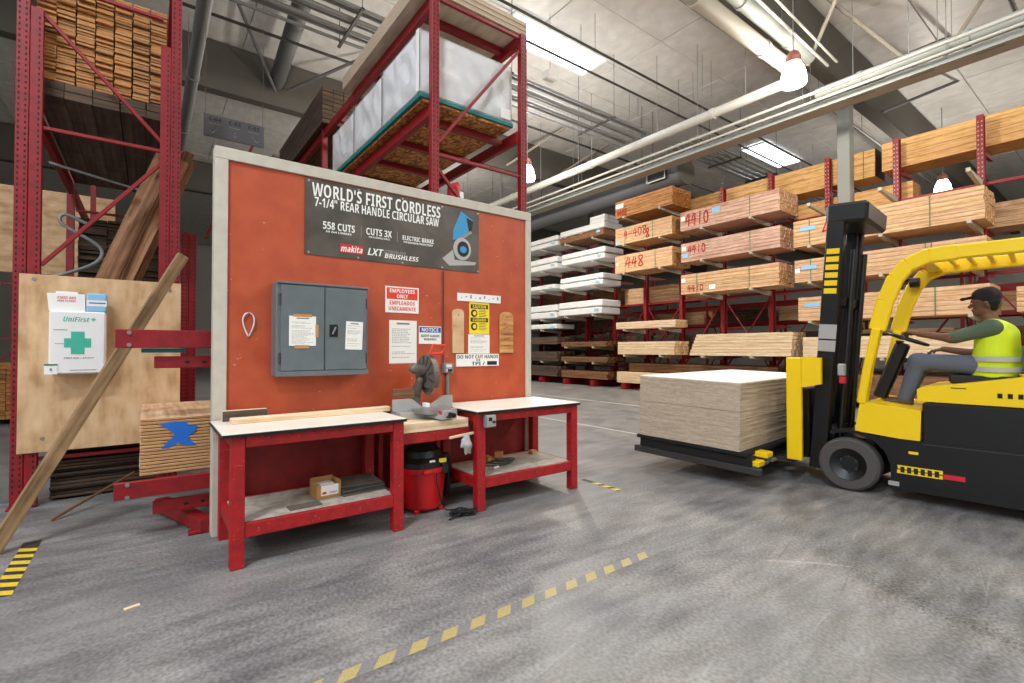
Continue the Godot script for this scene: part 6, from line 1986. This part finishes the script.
	for q in [[Vector3(12.2, 8.0, -4.8), Vector3(11.2, CEIL, -3.3)], [Vector3(13.6, 7.6, -3.1), Vector3(12.6, CEIL, -4.6)], [Vector3(13.4, 7.6, -2.6), Vector3(14.6, CEIL, -1.8)], [Vector3(14.0, 8.2, -4.3), Vector3(17.0, CEIL, -3.2)], [Vector3(17.0, 8.3, -4.7), Vector3(20.0, CEIL, -3.6)], [Vector3(8.6, 8.5, -15.0), Vector3(9.6, CEIL, -13.0)], [Vector3(11.0, 8.5, -15.0), Vector3(12.4, CEIL, -13.0)], [Vector3(13.4, 8.5, -15.0), Vector3(14.8, CEIL, -13.2)], [Vector3(2.8, 8.7, -14.9), Vector3(1.5, CEIL, -12.8)], [Vector3(3.1, 8.8, -14.9), Vector3(5.2, CEIL, -12.6)]]:
		var br := thing("roof_brace", ["slanted grey brace rod above the bright lamp", "grey brace rod rising from the pale pipe over the forklift", "second grey brace rod rising over the forklift", "dark brace rod against the roof right of the grey column", "dark brace rod above the topmost timber pack", "pale brace rod at the far girder beside the white pipe", "second pale brace rod at the far girder", "third pale brace rod at the far girder", "dark brace rod left of the round roof duct", "dark brace rod right of the round roof duct"][n], "brace", q[0], 0.0, "roof brace rods")
		n += 1
		rod("rod", Vector3.ZERO, q[1] - q[0], 0.045, mats.pipe_beige if n < 4 or (n > 5 and n < 9) else mats.duct_grey, br, 8)
	# roof conduits beyond the rack
	var rb := thing("conduit_bank", "bank of bright conduits under the far roof skylight", "conduits", Vector3(13.6, 8.0, -8.5))
	for k in 5:
		rod("conduit", Vector3(0, 0, -k * 0.24), Vector3(12, 0, -k * 0.24), 0.05, mats.galvanised, rb, 8)
	for x in [2.4, 5.0, 10.6]:
		slab("strut", Vector3(x, -0.1, -1.1), Vector3(x + 0.08, -0.052, 0.12), mats.dark_steel, rb)
		for z in [-1.05, 0.08]:
			rod("hanger", Vector3(x + 0.04, -0.05, z), Vector3(x + 0.04, CEIL - 8.0, z), 0.01, mats.dark_steel, rb, 6)
	# small junction box hung by the skylight
	var jb := thing("junction_box", "small white box hung beneath the near skylight", "box", Vector3(7.9, 8.0, -8.95))
	slab("box", Vector3(-0.15, 0.07, -0.12), Vector3(0.15, 0.27, 0.12), mats.white, jb)
	rod("hanger", Vector3(0, 0.27, 0), Vector3(0, CEIL - 8.0, 0), 0.008, mats.galvanised, jb, 6)

# ------------------------------------------------------------------ marks on the floor
func build_floor_marks():
	worn_paint("tape_yellow", 81, rgb(186, 164, 92), rgb(166, 146, 88), rgb(132, 129, 124), 0.62, 0.6, 6.0)
	worn_paint("tape_dark", 82, rgb(118, 117, 116), rgb(104, 103, 103), rgb(136, 134, 130), 0.6, 0.6, 5.0)
	worn_paint("tape_black", 83, rgb(48, 48, 44), rgb(40, 40, 38), rgb(120, 116, 106), 0.82, 0.6, 5.0)
	worn_paint("tape_bright", 84, rgb(222, 190, 50), rgb(204, 170, 44), rgb(150, 140, 110), 0.85, 0.6, 5.0)
	hazard_tape("worn yellow striped floor tape crossing the concrete before the benches", Vector3(0.3, 0, -2.105), 0.0, 2.55, 0.075, 0.165, "tape_yellow", "tape_dark", 0.06)
	hazard_tape("bright yellow and black floor tape by the left rack", Vector3(-0.66, 0, -3.93), PI / 2, 1.0, 0.1, 0.125, "tape_bright", "tape_black", 0.055)
	hazard_tape("short scrap of striped floor tape by the right workbench", Vector3(3.74, 0, -3.2), PI / 2, 0.52, 0.06, 0.13, "tape_bright", "tape_black", 0.04)
	var n := 0
	for q in [[6.43, -12.0, 6.47, -4.4], [2.9, -2.14, 3.6, -2.10], [9.6, -20.0, 9.66, -7.0]]:
		var l := thing("floor_line", ["thin white line on the aisle floor behind the forklift load", "pale worn end of the tape line on the floor", "thin white line along the far aisle floor"][n], "line", Vector3(q[0], 0, q[1]))
		slab("paint", Vector3(0, 0.0004, 0), Vector3(q[2] - q[0], 0.0012, q[3] - q[1]), mats.line_white if n != 1 else mats.tape_dark, l, 0.0)
		n += 1
	var ch := thing("wood_chip", "small yellow wood chip lying on the concrete", "chip", Vector3(0.0, 0, 0.0))
	ch.position = Vector3(-0.06, 0.0, -3.35)
	slab("chip", Vector3(-0.035, 0, -0.01), Vector3(0.035, 0.008, 0.012), mats.pale_pine, ch)
	ch.rotation.y = 0.3

func hazard_tape(label: String, p: Vector3, turn: float, length: float, w: float, pitch: float, ym: String, bmn: String, sl: float):
	var t := thing("hazard_tape", label, "tape", p, turn)
	slab("backing", Vector3(0, 0.0003, -w / 2), Vector3(length, 0.0009, w / 2), mats[bmn], t, 0.0)
	var x := 0.0
	var hw := pitch * 0.26
	while x + pitch < length:
		var st := begin()
		aprism(st, PackedVector2Array([Vector2(x, -w / 2), Vector2(x + hw * 2, -w / 2), Vector2(x + hw * 2 + sl, w / 2), Vector2(x + sl, w / 2)]), 0.0006, Transform3D(Basis(Vector3(1, 0, 0), Vector3(0, 0, -1), Vector3(0, 1, 0)), Vector3(0, 0.0013, 0)))
		part("stripe", st.commit(), mats[ym], t)
		x += pitch
